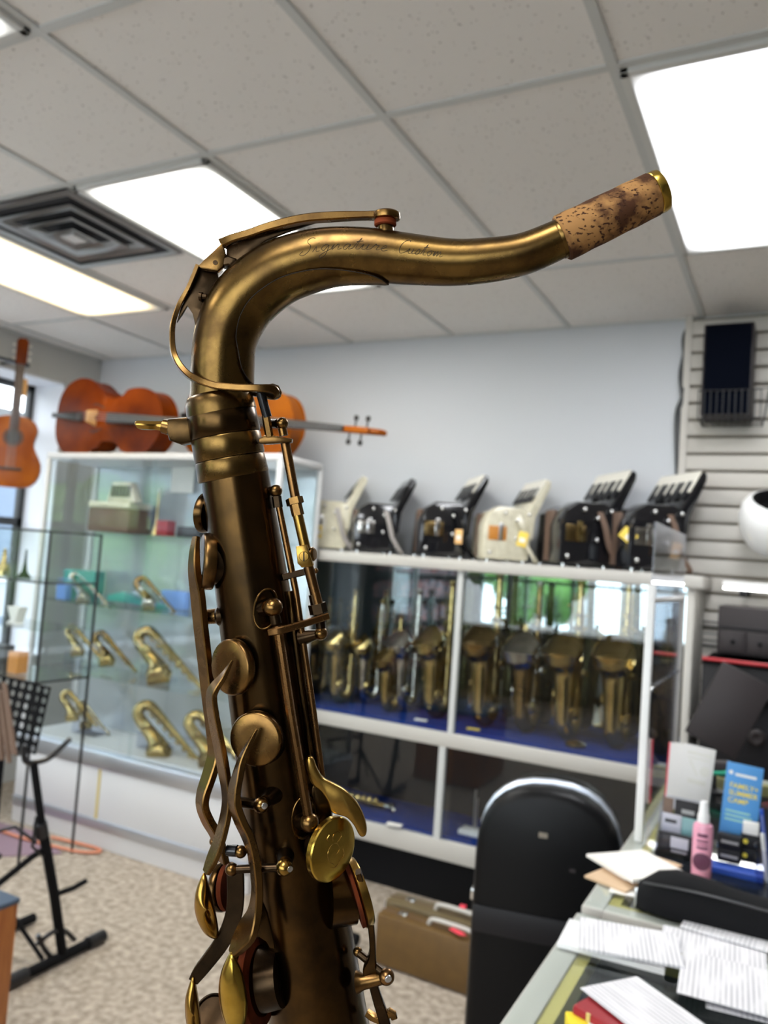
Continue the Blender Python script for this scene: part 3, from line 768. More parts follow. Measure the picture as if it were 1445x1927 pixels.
o = MB().box(0, .002, 0, .03, -.1, 0).build('price_tag', 'otag', loc=(XL+.16, 1.27, 2.40)); tag(o, 'pale peach price tag hanging from the guitar head', 'tag')

# ================================================================== accordions
def accordion(body, trim, grille, lab, strap='strapm', S=1.0, keyc='ivory', side='lacq'):
    t = thing('accordion', lab, 'accordion', group='accordions standing on top of the long display case')
    b = MB(); b.prism([(-.15, .0), (.09, .0), (.10, .012), (.115, .22), (.06, .245), (-.075, .245), (-.125, .215), (-.152, .15)], (0, -.16, .012), (1, 0, 0), (0, 0, 1), (0, .13, 0), .012); b.build('treble_box', body, t)
    b = MB()
    for k in range(7): b.box(-.14+.002*(k % 2), .095, -.03+k*.012, -.022+k*.012, .02, .225, .002)
    b.box(-.13, .09, -.03, .052, .03, .21); b.build('bellows', 'strapm', t)
    b = MB(); b.prism([(-.14, .0), (.10, .0), (.11, .20), (.06, .235), (-.07, .235), (-.13, .2)], (0, .055, .012), (1, 0, 0), (0, 0, 1), (0, .10, 0), .012); b.build('bass_box', body, t)
    b = MB(); ks = [(.075, .225), (.185, .385), (.20, .375), (.20, .35), (.125, .205), (.115, .10), (.09, .10)]
    b.prism(ks, (0, -.17, .012), (1, 0, 0), (0, 0, 1), (0, .33, 0), .006); kb = b.build('keyboard', body, t)
    b = MB()
    for k in range(17): b.prism([(.122, .300), (.178, .384), (.170, .388), (.115, .305)], (0, -.165+k*.019, .012), (1, 0, 0), (0, 0, 1), (0, .018, 0), .001)
    b.build('white_keys', keyc, t)
    b = MB()
    for k in range(16):
        if k % 7 not in (2, 6): b.prism([(.100, .276), (.146, .344), (.139, .348), (.094, .281)], (0, -.152+k*.019, .012), (1, 0, 0), (0, 0, 1), (0, .011, 0), .001)
    b.build('black_keys', 'black', t)
    b = MB(); b.box(-.13, -.03, -.163, -.158, .10, .165, .002); b.build('grille', grille, t)
    for x, z in ((-.045, .215), (.02, .185), (.02, .10), (.085, .215), (-.12, .03)): MB().ball((x, -.172, z+.012), .0095, 10).build('stud', 'chrome', t)
    MB().box(-.075, -.05, -.166, -.158, .10, .18, .002).build('clasp', trim, t)
    b = MB(); pts = catmull([(.03, -.17, .22), (.05, -.19, .16), (.08, -.185, .08), (.13, -.18, .02), (.14, -.15, .006)], 4)
    prof = []
    for p in pts: prof.append([p+Vector((-.014, 0, 0)), p+Vector((.014, 0, .0)), p+Vector((.014, .004, .002)), p+Vector((-.014, .004, .002))])
    b.rings(prof); b.build('strap', strap, t)
    for x in (-.12, .08):
        for y in (-.13, .13): MB().lathe((x, y, 0), (0, 0, 1), [(.009, 0), (.009, .014)], 10).build('foot', 'chrome', t)
    return t
specs = [(612, 1022, 'cream', 'chrome', 'ivory', 'cream accordion, leftmost on the long case, partly behind the big saxophone', 'strapg', .98, 'cream', -.35),
         (702, 1022, 'lacq', 'chrome', 'silver', 'black accordion with a grey leather strap, second from the left on the long case', 'strapg', .96, 'lacq', -.30),
         (828, 1030, 'lacq', 'chrome', 'gold2', 'black accordion with white keys and black straps, left of the cream one with orange grille', 'blackm', 1.02, 'ivory', -.30),
         (944, 1032, 'cream', 'steel', 'orange', 'cream accordion with an orange grille and yellow tag in the middle of the row', 'cream', .98, 'ivory', -.25),
         (1085, 1045, 'lacq', 'gold', 'gold2', 'large black accordion with gold trimmed top, second from the right in the row', 'strapm', 1.10, 'ivory', -.15),
         (1212, 1052, 'lacq', 'chrome', 'silver', 'black accordion with cream keys at the right end of the row, behind the acrylic panel', 'strapm', 1.10, 'ivory', -.15)]
for u, v, bm_, tr_, gr_, lab, st, S, kc, rz in specs:
    o = accordion(bm_, tr_, gr_, lab, st, 1, kc); q = at(u, v, y=1.69)
    o.location = (q.x-.02, 1.745, DZ); o.rotation_euler = (0, 0, .75+rz*.4); o.scale = (S*.86, S*.86, S)
def hang_tag(u, v, m, lab, y=1.55, w=.035, h=.065, tilt=0):
    q = at(u, v, y=y); o = MB().box(-w/2, w/2, 0, .002, -h/2, h/2, .0005).build('price_tag', m, loc=q); o.rotation_euler = (0, tilt, 0)
    MB().box(-w*.3, w*.3, -.001, 0, -h*.2, h*.1).build('label_patch', 'wtag', o)
    tag(o, lab, 'tag', 'price tags hanging from the accordions')
hang_tag(601, 1000, 'ytag', 'pale yellow tag hanging from the leftmost cream accordion', w=.025)
hang_tag(863, 1010, 'otag', 'peach price tag hanging from the middle black accordion')
hang_tag(983, 1015, 'ytag', 'yellow price tag hanging from the cream accordion with orange grille', tilt=.2, w=.045)
hang_tag(1182, 1008, 'ytag', 'yellow edged white tag hanging from the strap of the large black accordion', tilt=-.9, w=.05)
hang_tag(1272, 1037, 'otag', 'peach tag seen through the acrylic panel at right', tilt=.15)

# ================================================================== right side on the slatwall
t = thing('wall_speaker', 'large black speaker in a wire basket high on the slatwall', 'speaker', (at(1365, 785, y=1.78).x+.0, 1.78, 2.195))
MB().box(-.098, .098, -.03, .14, .012, .405, .006).build('cabinet', 'rackl', t)
MB().box(-.090, .090, -.036, -.029, .018, .398, .003).build('grille', 'speakerm', t)
t = thing('wire_basket', 'black wire basket on the slatwall holding the speaker', 'basket', (at(1365, 785, y=1.78).x+.0, 1.78, 2.19))
b = MB(); x0, x1 = -.105, .135
for k in range(11):
    x = x0+(x1-x0)*k/10; b.tube([(x, -.05, .12), (x, -.045, .0), (x, .145, .0)], .002, 6)
for z in (.0, .12): b.tube([(x0, -.048, z), (x1, -.048, z)], .003, 6)
for k in range(5): b.tube([(x0, -.045+.045*k, 0), (x1, -.045+.045*k, 0)], .002, 6)
for x in (x0, x1): b.tube([(x, -.048, .12), (x+(.025 if x > 0 else -.01), .145, .17), (x, .145, .0)], .003, 6)
b.build('wires', 'black', t)
b = MB()
for j, s in enumerate((0, .01, -.012)):
    pts = [(s, 0, 2.70-.02*j), (-.02+s, .0, 2.60), (-.026-s, -.01, 2.45), (-.02, -.03, 2.33), (-.03+s, -.02, 2.25), (-.02+s, -.01, 2.05), (-.025-s, 0, 1.8), (-.03, 0, 1.55)]
    b.tube(catmull(pts, 4), .006, 6)
tag(b.build('speaker_cable', 'dgrey', loc=(-.045, 1.955, 0)), 'bundle of dark cables running down the edge of the slatwall', 'cable')

# white shell
t = thing('white_helmet', 'glossy white rounded helmet with a dark opening hanging on the slatwall at the right edge', 'helmet', (at(1470, 985, y=1.70).x, 1.76, 1.755))
b = MB(); b.lathe((0, 0, 0), (0, 0, 1), [(.0, -.125), (.06, -.12), (.115, -.095), (.15, -.045), (.165, .02), (.16, .07), (.14, .10), (.125, .105)], 32, False)
b.build('shell', 'whitep', t); t.rotation_euler = (.5, 0, .3)
MB().lathe((0, 0, 0), (0, 0, 1), [(.125, .105), (.115, .10), (.10, .06), (0, .02)], 32, False).build('lining', 'blackm', t)
MB().lathe((-.13, -.085, -.01), (-.8, -.6, 0), [(.022, -.012), (.022, 0), (0, .001)], 4, True).build('sticker', 'wtag', t)
MB().tube([(-.06, .02, -.12), (0, .0, -.135), (.06, -.0, -.12)], .012, 8).build('clip', 'whitep', t)

# lamp bar
t = thing('bar_lamp', 'bright white bar lamp over the dark drawer unit at right', 'lamp', (at(1360, 1105, y=1.62).x, 1.62, 1.49))
MB().box(0, .34, -.03, .03, .006, .028, .006).build('housing', 'whitep', t); MB().box(.004, .336, -.026, .026, -.004, .006, .003).build('tube', 'lamp_white', t)
MB().box(.06, .085, -.01, .30, -.03, .0, .003).build('arm', 'blackm', t)
t = thing('drawer_unit', 'dark grey unit with three small drawers below the lamp', 'drawer unit', (.155, 1.60, 1.235))
MB().box(0, .40, 0, .30, 0, .185, .004).build('cabinet', 'rackl', t)
for k in range(4):
    d = MB().box(.012+k*.096, .102+k*.096, -.008, .0, .01, .09, .003).build('drawer', 'rackl', t)
    MB().ball((.057+k*.096, -.014, .05), .008, 8).build('knob', 'blackm', d)
MB().box(.0, .40, -.006, 0, .10, .108, .002).build('trim_strip', 'rackm', t)
t = thing('equipment_case', 'black equipment case with a red strip along its lid under the drawer unit', 'case', (.115, 1.50, .60))
MB().box(0, .45, 0, .42, 0, .60, .008).build('body', 'rackm', t); MB().box(.0, .45, -.01, .43, .60, .612, .003).build('lid', 'blackm', t)
MB().tube([(.0, -.014, .617), (.45, -.014, .617)], .007, 8).build('red_strip', 'red', t)
b = MB(); b.tube([(.06, -.035, .50), (.45, -.035, .50)], .009, 8); b.build('handle_bar', 'dgrey', t)
MB().box(.05, .45, -.02, .0, .46, .49).build('painted_gap_shade', 'gap', t)  # solid strip, the shade of a gap put into its black colour
for k, (x, z, r) in enumerate(((.20, .35, .03), (.27, .30, .022), (.16, .22, .018), (.30, .42, .016), (.24, .18, .02))): MB().lathe((x, 0, z), (0, -1, 0), [(r, 0), (r, .02), (r*.7, .026), (0, .02)], 14).build('knob', 'rackl', t)
t = thing('equipment_shelf', 'low dark stand that carries the equipment case', 'stand', (.115, 1.50, 0))
for x in (0, .41):
    for y in (0, .38): MB().box(x, x+.04, y, y+.04, 0, .57).build('leg', 'blackm', t)
MB().box(0, .45, 0, .42, .57, .60, .003).build('shelf', 'blackm', t)
q = at(1375, 1380, y=1.25)
o = MB().box(-.09, .09, -.01, .01, -.14, .14, .004).build('dark_panel', 'rackl', loc=(q.x-.01, 1.25, 1.07)); o.rotation_euler = (-.12, .42, .1)
tag(o, 'dark grey flat panel leaning at an angle in front of the black equipment', 'panel')
b = MB()
for k in range(3): b.tube([(0, 0, .03*k), (.09, 0, .03*k)], .003, 6)
b.tube([(0, 0, -.02), (0, 0, .08)], .004, 6); b.tube([(0, 0, -.02), (.09, 0, -.02)], .004, 6); b.tube([(0, 0, .08), (.09, 0, .08)], .004, 6)
q = at(1312, 1205, y=1.85); tag(b.build('wire_rack', 'black', loc=(q.x, SW-.02, q.z)), 'small black wire rack on the slatwall beside the drawer unit', 'rack')

# ================================================================== glass counters
def counter(lab, x0, x1, y0, y1, stuff):
    t = thing('glass_counter', lab, 'counter', ((x0+x1)/2, (y0+y1)/2, 0)); hx, hy = (x1-x0)/2, (y1-y0)/2; T = .97
    b = MB(); w = .034
    for a in ((-hx, -hx+w, -hy, hy), (hx-w, hx, -hy, hy), (-hx+w, hx-w, -hy, -hy+w), (-hx+w, hx-w, hy-w, hy)): b.box(*a, T-.035, T-.002, .002)
    b.build('frame', 'alu_w', t)
    b = MB(); g0 = w; g1 = w+.018
    for a in ((-hx+g0, -hx+g1, -hy+g0, hy-g0), (hx-g1, hx-g0, -hy+g0, hy-g0), (-hx+g1, hx-g1, -hy+g0, -hy+g1), (-hx+g1, hx-g1, hy-g1, hy-g0)): b.box(*a, T-.035, T-.006)
    b.build('brass_edge', 'goldstrip', t)
    MB().box(-hx+.004, hx-.004, -hy+.004, hy-.004, T-.006, T).build('glass_top', 'glass', t)
    MB().box(-hx, hx, -hy, hy, 0, .28, .004).build('plinth', 'dgrey', t)
    b = MB(); b.box(-hx, -hx+.012, -hy, hy, .28, T-.035); b.box(hx-.012, hx, -hy, hy, .28, T-.035); b.box(-hx, hx, -hy, -hy+.012, .28, T-.035); b.box(-hx, hx, hy-.012, hy, .28, T-.035); b.build('sides', 'dgrey', t)
    MB().box(-hx+.014, hx-.014, -hy+.014, hy-.014, .66, .668).build('glass_shelf', 'glass', t)
    return t
counter('glass topped counter with grey frame nearest the camera, covered with paper forms', .14, .80, -1.22, -.505, 1)
counter('glass topped counter beyond the first, carrying leaflets, envelopes and a black pouch', .14, .80, -.475, .70, 2)
# dim goods inside the counter
G4 = 'small boxed goods inside the near glass counter'; rr = random.Random(3)
for k, (x, y, w, d, h, m, lab) in enumerate(((.25, -.98, .07, .10, .03, 'rackl', 'dark flat box under the counter glass at the bottom edge'), (.33, -.80, .05, .12, .03, 'rackm', 'long black box under the counter glass near the forms'),
        (.24, -.72, .05, .05, .05, 'dgrey', 'small square dark box under the counter glass by the brass edge'), (.40, -.95, .09, .06, .04, 'strapm', 'brown box under the counter glass'), (.46, -.72, .06, .10, .03, 'teal', 'dark green box under the counter glass'))):
    tag(MB().box(-w/2, w/2, -d/2, d/2, 0, h, .003).build('boxed_goods', m, loc=(x, y, .668)), lab, 'box', G4)
CT = .970
def sheet(u, v, w, d, rz, m, name, lab, cat, n=1, group=None, thick=.0008, z=CT, lift=0):
    q = at(u, v, z=z); b = MB(); b.box(-w/2, w/2, -d/2, d/2, 0, thick, 0)
    o = b.build(name, m, loc=(q.x, q.y, z+.0005+lift)); o.rotation_euler = (0, 0, rz); return tag(o, lab, cat, group)
GF = 'printed forms scattered on the near glass counter'
# forms: coordinates read where they lie
def quad_sheet(pts, z, m, name, lab, cat, group=None, thick=.0012, lift=0, tab=None):
    ps = [at(u, v, z=z) for u, v in pts]; c = sum(ps, Vector())/4
    # a true rectangle from the fitted edge directions
    ex = ((ps[1]-ps[0])+(ps[2]-ps[3])); w = ex.length/2; ex.normalize(); ey = Vector((-ex.y, ex.x, 0)); dd = ((ps[3]-ps[0])+(ps[2]-ps[1])); d = abs(dd.dot(ey))/2
    b = MB(); b.box(-w/2, w/2, -d/2, d/2, 0, thick, 0)
    o = b.build(name, m, loc=(c.x, c.y, z+lift)); o.rotation_euler = (0, 0, math.atan2(ex.y, ex.x)); return tag(o, lab, cat, group)
quad_sheet([(1058, 1732), (1265, 1790), (1245, 1832), (1062, 1790)], CT, 'whitep', 'paper_pad', 'thick white pad of paper under the stack of printed forms', 'paper pad', lift=.0005, thick=.007)
quad_sheet([(1090, 1728), (1278, 1765), (1282, 1822), (1090, 1790)], CT+.01, 'form', 'printed_form', 'top sheet of the neat stack of printed forms on the left of the counter', 'form', GF, lift=.0, thick=.004)
quad_sheet([(1243, 1738), (1445, 1790), (1440, 1830), (1245, 1785)], CT+.004, 'form', 'printed_form', 'printed form lying against the black pouch', 'form', GF)
quad_sheet([(1275, 1722), (1460, 1775), (1470, 1800), (1295, 1750)], CT+.007, 'form', 'printed_form', 'printed form half under the black pouch, tilted edge', 'form', GF)
quad_sheet([(1295, 1795), (1475, 1830), (1460, 1925), (1262, 1860)], CT+.010, 'form', 'printed_form', 'large ruled form at the right edge of the counter', 'form', GF)
quad_sheet([(1325, 1870), (1475, 1900), (1470, 1935), (1330, 1895)], CT+.002, 'form', 'printed_form', 'form under the large ruled one, its lower edge showing', 'form', GF)
quad_sheet([(1097, 1862), (1188, 1838), (1345, 1935), (1215, 1960)], CT+.034, 'form', 'printed_form', 'printed form resting across the red and yellow boxes at the bottom', 'form', GF)
q = at(1125, 1888, z=CT+.03)
t = thing('red_box', 'dark red case with a gold clasp under the nearest form', 'box', (q.x+.03, q.y-.015, CT+.0005), -.35)
MB().box(-.05, .06, -.025, .025, 0, .030, .004).build('body', 'redcase', t); MB().box(-.03, -.025, -.0262, -.024, .012, .03, .0005).build('clasp', 'goldstrip', t)
q = at(1130, 1915, z=CT+.02)
t = thing('yellow_box', 'bright yellow box with a white label at the bottom edge of the photo', 'box', (q.x+.01, q.y-.02, CT+.0005), .45)
MB().box(-.04, .045, -.03, .03, 0, .02, .002).build('carton', 'yellowbox', t); MB().box(-.018, .03, -.022, .018, .02, .0206).build('label', 'wtag', t)
b = MB(); b.lathe((0, 0, 0), (0, 0, 1), [(.012, 0), (.013, .0015), (.012, .003), (.010, .0015), (.012, 0)], 20, False)
q = at(1152, 1905, z=CT+.03); tag(b.build('metal_ring', 'steel', loc=(q.x, q.y, CT+.0215)), 'small metal key ring beside the yellow box', 'ring')

# black pouch
q0, q1 = at(1200, 1700, z=CT), at(1470, 1765, z=CT)
t = thing('black_pouch', 'long soft black pouch lying across the far glass counter', 'pouch', (q0.x, q0.y, CT+.0005), math.atan2(q1.y-q0.y, q1.x-q0.x))
b = MB(); rings = []
for k in range(13):
    a = k/12; x = .34*a; s = min(1, .55+a*4, (1-a)*6+.4); h = .062*s*(1-.25*a)+.004*math.sin(a*9)
    rings.append([Vector((x, yy*s*.045, zz*h)) for yy, zz in ((-1, .05), (-1.05, .45), (-.8, .85), (-.2, 1), (.5, .95), (1.0, .55), (1.0, .05), (0, 0))])
b.rings(rings); b.build('body', 'blackm', t, sharp=80)
MB().tube(catmull([(.01, -.040, .048), (.12, -.042, .052), (.33, -.038, .038)], 5), .0022, 6).build('zip', 'black', t)
MB().box(-.004, .004, -.02, -.012, .0, .03, .001).build('zip_pull', 'steel', t)

# envelopes
GE = 'papers in the loose pile at the end of the far counter'
for k, (pts, z, m, lab, th) in enumerate((([(1112, 1645), (1230, 1600), (1262, 1640), (1165, 1690)], .001, 'kraft', 'tan envelope, lowest of the loose pile, its corner pointing left', .004),
        ([(1128, 1612), (1240, 1600), (1252, 1652), (1150, 1658)], .006, 'paper', 'bent white envelope in the middle of the loose pile', .005),
        ([(1150, 1612), (1256, 1605), (1252, 1655), (1150, 1668)], .013, 'paper', 'topmost white envelope of the loose pile beside the pink bottle', .006),
        ([(1150, 1650), (1200, 1660), (1195, 1690), (1150, 1680)], .0, 'wtag', 'small white slip peeping out below the loose pile', .001))):
    quad_sheet(pts, CT+z, m, 'envelope', lab, 'envelope', GE, thick=th, lift=.0004)

# standing things: base pixel -> counter point
def upright(u, v): return at(u, v, z=CT)
q = upright(1318, 1652)
t = thing('pink_bottle', 'pink spray bottle with a white cap standing behind the black pouch', 'bottle', (q.x, q.y+.005, CT))
S = .0175
MB().lathe((0, 0, 0), (0, 0, 1), [(S*.9, 0), (S, .004), (S, .088), (S*.92, .094), (S*.5, .099)], 24).build('body', 'pink', t)
MB().lathe((0, 0, .097), (0, 0, 1), [(.0105, 0), (.0105, .014), (.0088, .016), (.0075, .034), (.006, .038), (0, .038)], 20).build('cap', 'whitep', t)
nd = (CAM-Vector(t.location)); nd.z = 0; nd.normalize(); sd = Vector((-nd.y, nd.x, 0))
b = MB(); c = nd*(S+.0002)
b.lathe(nd*(S-.003)+Vector((0, 0, .032)), nd, [(.0155, 0), (.0150, .0036), (.012, .0045), (0, .0055)], 24); lb = b.build('oval_label', 'plum', t)
b = MB()
for k, (z, w, h) in enumerate(((.078, .013, .006), (.068, .014, .0035), (.062, .014, .002), (.056, .014, .004))):
    b.prism([(S*math.sin(a_)*1.01, -S*math.cos(a_)*1.01) for a_ in [(-w/S*.7)+(w/S*1.4)*i/8 for i in range(9)]]+[(S*math.sin(a_)*.98, -S*math.cos(a_)*.98) for a_ in [(w/S*.7)-(w/S*1.4)*i/8 for i in range(9)]], (0, 0, z-h/2), -sd, -nd, (0, 0, h))
b.build('printed_band', 'plum', t)

fz = math.atan2(-(CAM.x-.25), (CAM.y*-1+.1))  # heading of the leaflet stands towards the shopkeeper side
fz = -.08
q = upright(1375, 1640)
t = thing('leaflet', 'blue summer camp leaflet standing in the clear leaflet stand', 'leaflet', (q.x+.002, q.y+.055, CT+.0))
BW, BH = .066, .165
t.rotation_euler = (-.13, .075, .10)
MB().box(-BW/2, BW/2, 0, .003, .02, .02+BH, .0005).build('sheet', 'blue', t)
for k, (s, z) in enumerate((('FAMILY+', .138), ('SUMMER', .124), ('CAMP', .110))):
    text_mesh('lettering', s, .0135, 'yellow', t, (-BW/2+.009, -.0008, z), (1, 0, 0), (0, 0, 1), align='LEFT')
b = MB(); b.box(-.016, .022, -.0006, 0, .161, .166); b.lathe((-.024, 0, .166), (0, -1, 0), [(.004, 0), (.004, .0006), (0, .0006)], 10); b.build('heading', 'wtag', t)
b = MB()
for k in range(3): b.box(-.026, .018+.004*(k % 2), -.0006, 0, .092-k*.008, .0955-k*.008)
b.build('fine_print', 'mint', t)
q = upright(1290, 1580)
GW = 'cream leaflets fanned out beside the blue one'
for k, (dx, dy, rot, h, m, lab) in enumerate(((-.014, .018, -.0, .185, 'red2', 'thin red edged leaflet at the back of the cream fan'), (-.010, .012, .0, .186, 'paper', 'cream leaflet standing second from the back of the fan'),
        (-.002, .006, .03, .188, 'paper', 'cream leaflet standing third in the fan'), (.010, .0, .06, .190, 'paper', 'front cream leaflet with a pale printed drawing'))):
    o = MB().box(-.034, .034, 0, .002, .02, h-.022, .0005).build('leaflet', m, loc=(at(1285, 1600, y=.12).x+dx, .12+dy, CT)); o.rotation_euler = (-.08, rot+.02, 0)
    tag(o, lab, 'leaflet', GW)
    if k == 3:
        b = MB(); b.box(-.024, .026, -.0008, 0, .148, .154); b.box(-.022, .024, -.0008, 0, .139, .142); b.box(-.016, .022, -.0008, 0, .085, .095)
        b.prism([(-.018, .134), (-.015, .136), (.004, .105), (.001, .103)], (0, -.0008, 0), (1, 0, 0), (0, 0, 1), (0, .0008, 0)); b.lathe((.017, 0, .116), (0, -1, 0), [(.011, 0), (.011, .0008), (0, .0008)], 12)
        b.build('print', 'ivory', o)
# reed boxes and card stand
t = thing('card_stand', 'clear acrylic card stand full of small cards in front of the cream leaflets', 'stand', (at(1272, 1625, z=CT).x+.002, at(1272, 1625, z=CT).y+.04, CT), -.05)
b = MB(); W_ = .07
b.box(-.042, .042, -.03, -.028, 0, .045); b.box(-.042, .042, 0, .002, 0, .08); b.box(-.042, .042, .03, .032, 0, .105)
for x in (-.042, .040): b.prism([(-.03, 0), (.032, 0), (.032, .105), (-.03, .045)], (x, 0, 0), (0, 1, 0), (0, 0, 1), (.002, 0, 0))
b.box(-.042, .042, -.03, .032, 0, .002); b.build('holder', 'acr', t)
def cardbox(x, y, z, w, h, m, lab, cat='card', d=.008, sub=None, rx=-.1):
    o = MB().box(-w/2, w/2, 0, d, 0, h, .0008).build('business_cards', m); R_ = t.matrix_basis
    o.location = Vector(t.location)+Vector((x, y, z)); o.rotation_euler = (rx, 0, -.05)
    if sub:
        c_, bars = sub; b = MB()
        for a0, a1, z0, z1 in bars: b.box(a0, a1, -.0006, 0, z0, z1)
        b.build('print', c_, o)
    return tag(o, lab, cat, 'cards in the clear card stand')
cardbox(-.002, -.026, .003, .076, .046, 'rackm', 'black and white card in the lowest slot of the card stand', sub=('wtag', [(-.014, .018, .020, .040), (-.012, .016, .012, .016)]))
cardbox(-.020, .004, .03, .036, .046, 'paper', 'cream card in the middle slot with dark print', sub=('rackm', [(-.012, .010, .030, .037)]))
cardbox(.019, .004, .03, .040, .044, 'mint', 'mint green card in the middle slot of the stand')
cardbox(.008, .020, .052, .050, .050, 'rackm', 'dark card in the top slot of the stand', sub=('ink', [(-.012, .012, .026, .034)]))
cardbox(-.030, .020, .052, .018, .050, 'strapm', 'brownish card at the left of the top slot')
# dark reed boxes
q = at(1365, 1640, z=CT)
GB = 'dark reed boxes stacked before the blue leaflet'
for k, (u, z, w, m, lab) in enumerate(((1368, .0, .040, 'rackm', 'lower left dark box of the four before the blue leaflet'), (1368, .026, .040, 'rackm', 'upper left dark box of the four before the blue leaflet'),
        (1408, .0, .034, 'rackm', 'lower right dark box with a golden dot'), (1408, .026, .034, 'rackm', 'upper right dark box with a golden dot'))):
    q = at(u, 1642, z=CT)
    o = MB().box(-w/2, w/2, 0, .02, .0, .024, .001).build('reed_box', m, loc=(q.x, q.y+.02, CT+.012+z)); o.rotation_euler = (0, 0, -.05)
    b = MB()
    if u < 1400: b.box(-.014, .016, -.0006, 0, .009, .014); b.build('print', 'ink', o)
    else: b.lathe((-.008, 0, .012), (0, -1, 0), [(.0045, 0), (.0045, .0006), (0, .0006)], 12); b.build('golden_dot', 'yellow', o)
    tag(o, lab, 'box', GB)
q = at(1390, 1655, z=CT)
tag(MB().box(-.05, .05, -.012, .03, 0, .011, .001).build('blue_box', 'blue2', loc=(q.x-.01, q.y+.015, CT+.0005)), 'flat navy blue box under the dark reed boxes', 'box')
q = at(1405, 1570, z=CT+.06)
tag(MB().box(-.014, .014, 0, .015, 0, .022, .001).build('white_box', 'wtag', loc=(at(1408, 1642, z=CT).x, at(1408, 1642, z=CT).y+.022, CT+.063)), 'small white box on top of the dark boxes with golden dots', 'box')
q = at(1400, 1665, z=CT); q2 = at(1290, 1650, z=CT)
o = MB().box(-.03, .16, -.025, .02, 0, .003).build('white_paper', 'paper', loc=(q2.x+.02, q2.y-.02, CT+.0006)); o.rotation_euler = (0, 0, -.35); tag(o, 'white sheet of paper behind the black pouch', 'paper')
# pen cup
q = at(1448, 1668, z=CT)
t = thing('pen_cup', 'clear plastic cup of pens at the right edge', 'cup', (q.x+.004, q.y+.01, CT))
b = MB(); b.lathe((0, 0, 0), (0, 0, 1), [(.0, .001), (.026, .001), (.031, .065), (.0325, .065), (.0275, 0), (0, 0)], 24, False); b.build('cup', 'acr', t)
GP = 'pens standing in the clear cup'
for k, (dx, dy, lx, ly, h, m, lab) in enumerate(((-.012, .01, -.012, .0, .125, 'blue2', 'tall blue pen with a silver clip at the left of the cup'), (-.004, .006, .0, .0, .098, 'ink', 'short grey pen in the cup'), (-.017, -.006, -.004, .0, .085, 'whitep', 'white pen leaning left in the cup'),
        (.008, .0, .016, .0, .11, 'green', 'green pen leaning right in the cup'), (.012, -.01, .012, -.004, .08, 'red2', 'pink pen at the right of the cup'), (.0, .014, .006, .0, .118, 'ink', 'tall grey pen behind the others'))):
    p0 = Vector(t.location)+Vector((dx*.5, dy*.5, .003)); b = MB(); e = Vector((lx+dx*.4, ly, h))
    b.tube([(0, 0, 0), e*.08, e], [.001, .0036, .0036], 8); o = b.build('pen', m, loc=p0); tag(o, lab, 'pen', GP)
    MB().tube([e*.92+Vector((0, -.004, 0)), e*.7+Vector((0, -.005, 0))], .0008, 5).build('clip', 'steel', o)
# tape dispenser
q = at(1345, 1440, z=CT+.0)
t = thing('tape_dispenser', 'dark tape dispenser with a green edge behind the leaflets', 'dispenser', (at(1345, 1445, y=.45).x, .45, CT), 0)
qz = at(1345, 1445, y=.45).z-CT
MB().lathe((0, .0, qz*.0), (0, 0, 1), [(.03, 0), (.03, .005), (.006, .01), (.005, qz-.02), (.0, qz-.02)], 16).build('post', 'black', t)
MB().prism([(-.045, -.02), (-.02, .01), (.03, .016), (.05, .0), (.03, -.022)], (0, 0, qz), (1, 0, 0), (0, 0, 1), (0, .05, 0), .004).build('body', 'rackl', t)
MB().tube([(-.022, -.003, qz-.016), (.02, -.003, qz-.010), (.052, -.003, qz+.006)], .0055, 8).build('green_edge', 'green', t)

# acrylic guard and its white post
t = thing('acrylic_guard', 'tall clear acrylic screen with a white post on the far counter', 'screen', (.162, -.08, CT))
b = MB(); b.prism([(0, 0), (.50, 0), (.50, .655), (0, .652)], (-.002, 0, 0), (0, 1, 0), (0, 0, 1), (.004, 0, 0)); b.build('pane', 'acr', t)
MB().box(-.008, .008, -.012, .004, 0, .52, .002).build('post', 'whitep', t)
MB().box(-.007, .007, .486, .502, 0, .50, .002).build('post', 'alu_w', t)
MB().box(-.006, .006, .0, .50, .482, .494, .002).build('cross_bar', 'whitep', t)
MB().box(-.006, .006, .0, .50, .30, .304).build('cross_bar', 'acr', t)

# ================================================================== black moulded case standing behind the counter
t = thing('black_instrument_case', 'tall black moulded instrument case with rounded top standing left of the counter', 'instrument case', (-.075, .13, 0), .20)
def shell_outline(w, h, n=14):
    o = [(-w, 0)]+[(-w, h-w*.98)]
    for k in range(1, n): a = PI-PI*k/n; o.append((w*math.copysign(abs(math.cos(a))**.85, math.cos(a)), h-w*.98+w*.98*math.sin(a)**.85))
    return o+[(w, h-w*.98), (w, 0)]
b = MB(); b.prism(shell_outline(.165, 1.0), (0, -.10, 0), (1, 0, 0), (0, 0, 1), (0, .09, 0), .022); b.build('front_shell', 'shellm', t, sharp=60)
b = MB(); b.prism(shell_outline(.165, 1.0), (0, .01, 0), (1, 0, 0), (0, 0, 1), (0, .09, 0), .022); b.build('back_shell', 'shellm', t, sharp=60)
b = MB(); b.prism(shell_outline(.170, 1.006), (0, -.012, 0), (1, 0, 0), (0, 0, 1), (0, .018, 0), .003); b.build('metal_seam', 'alu', t, sharp=60)
b = MB(); b.box(-.02, .0, -.102, -.099, .895, .907); b.build('badge', 'silver', t)
b = MB(); b.prism([(-.16, .66), (.165, .66), (.165, .72), (-.16, .72)], (0, -.104, 0), (1, 0, 0), (0, 0, 1), (0, .01, 0), .002); b.build('front_band', 'rackm', t)
b = MB(); b.box(-.178, -.163, -.03, .02, .70, .725, .002); b.build('latch', 'chrome', t)
b = MB(); b.box(.052, .066, -.1006, -.0985, .829, .837); b.build('stamp', 'rackl', t)

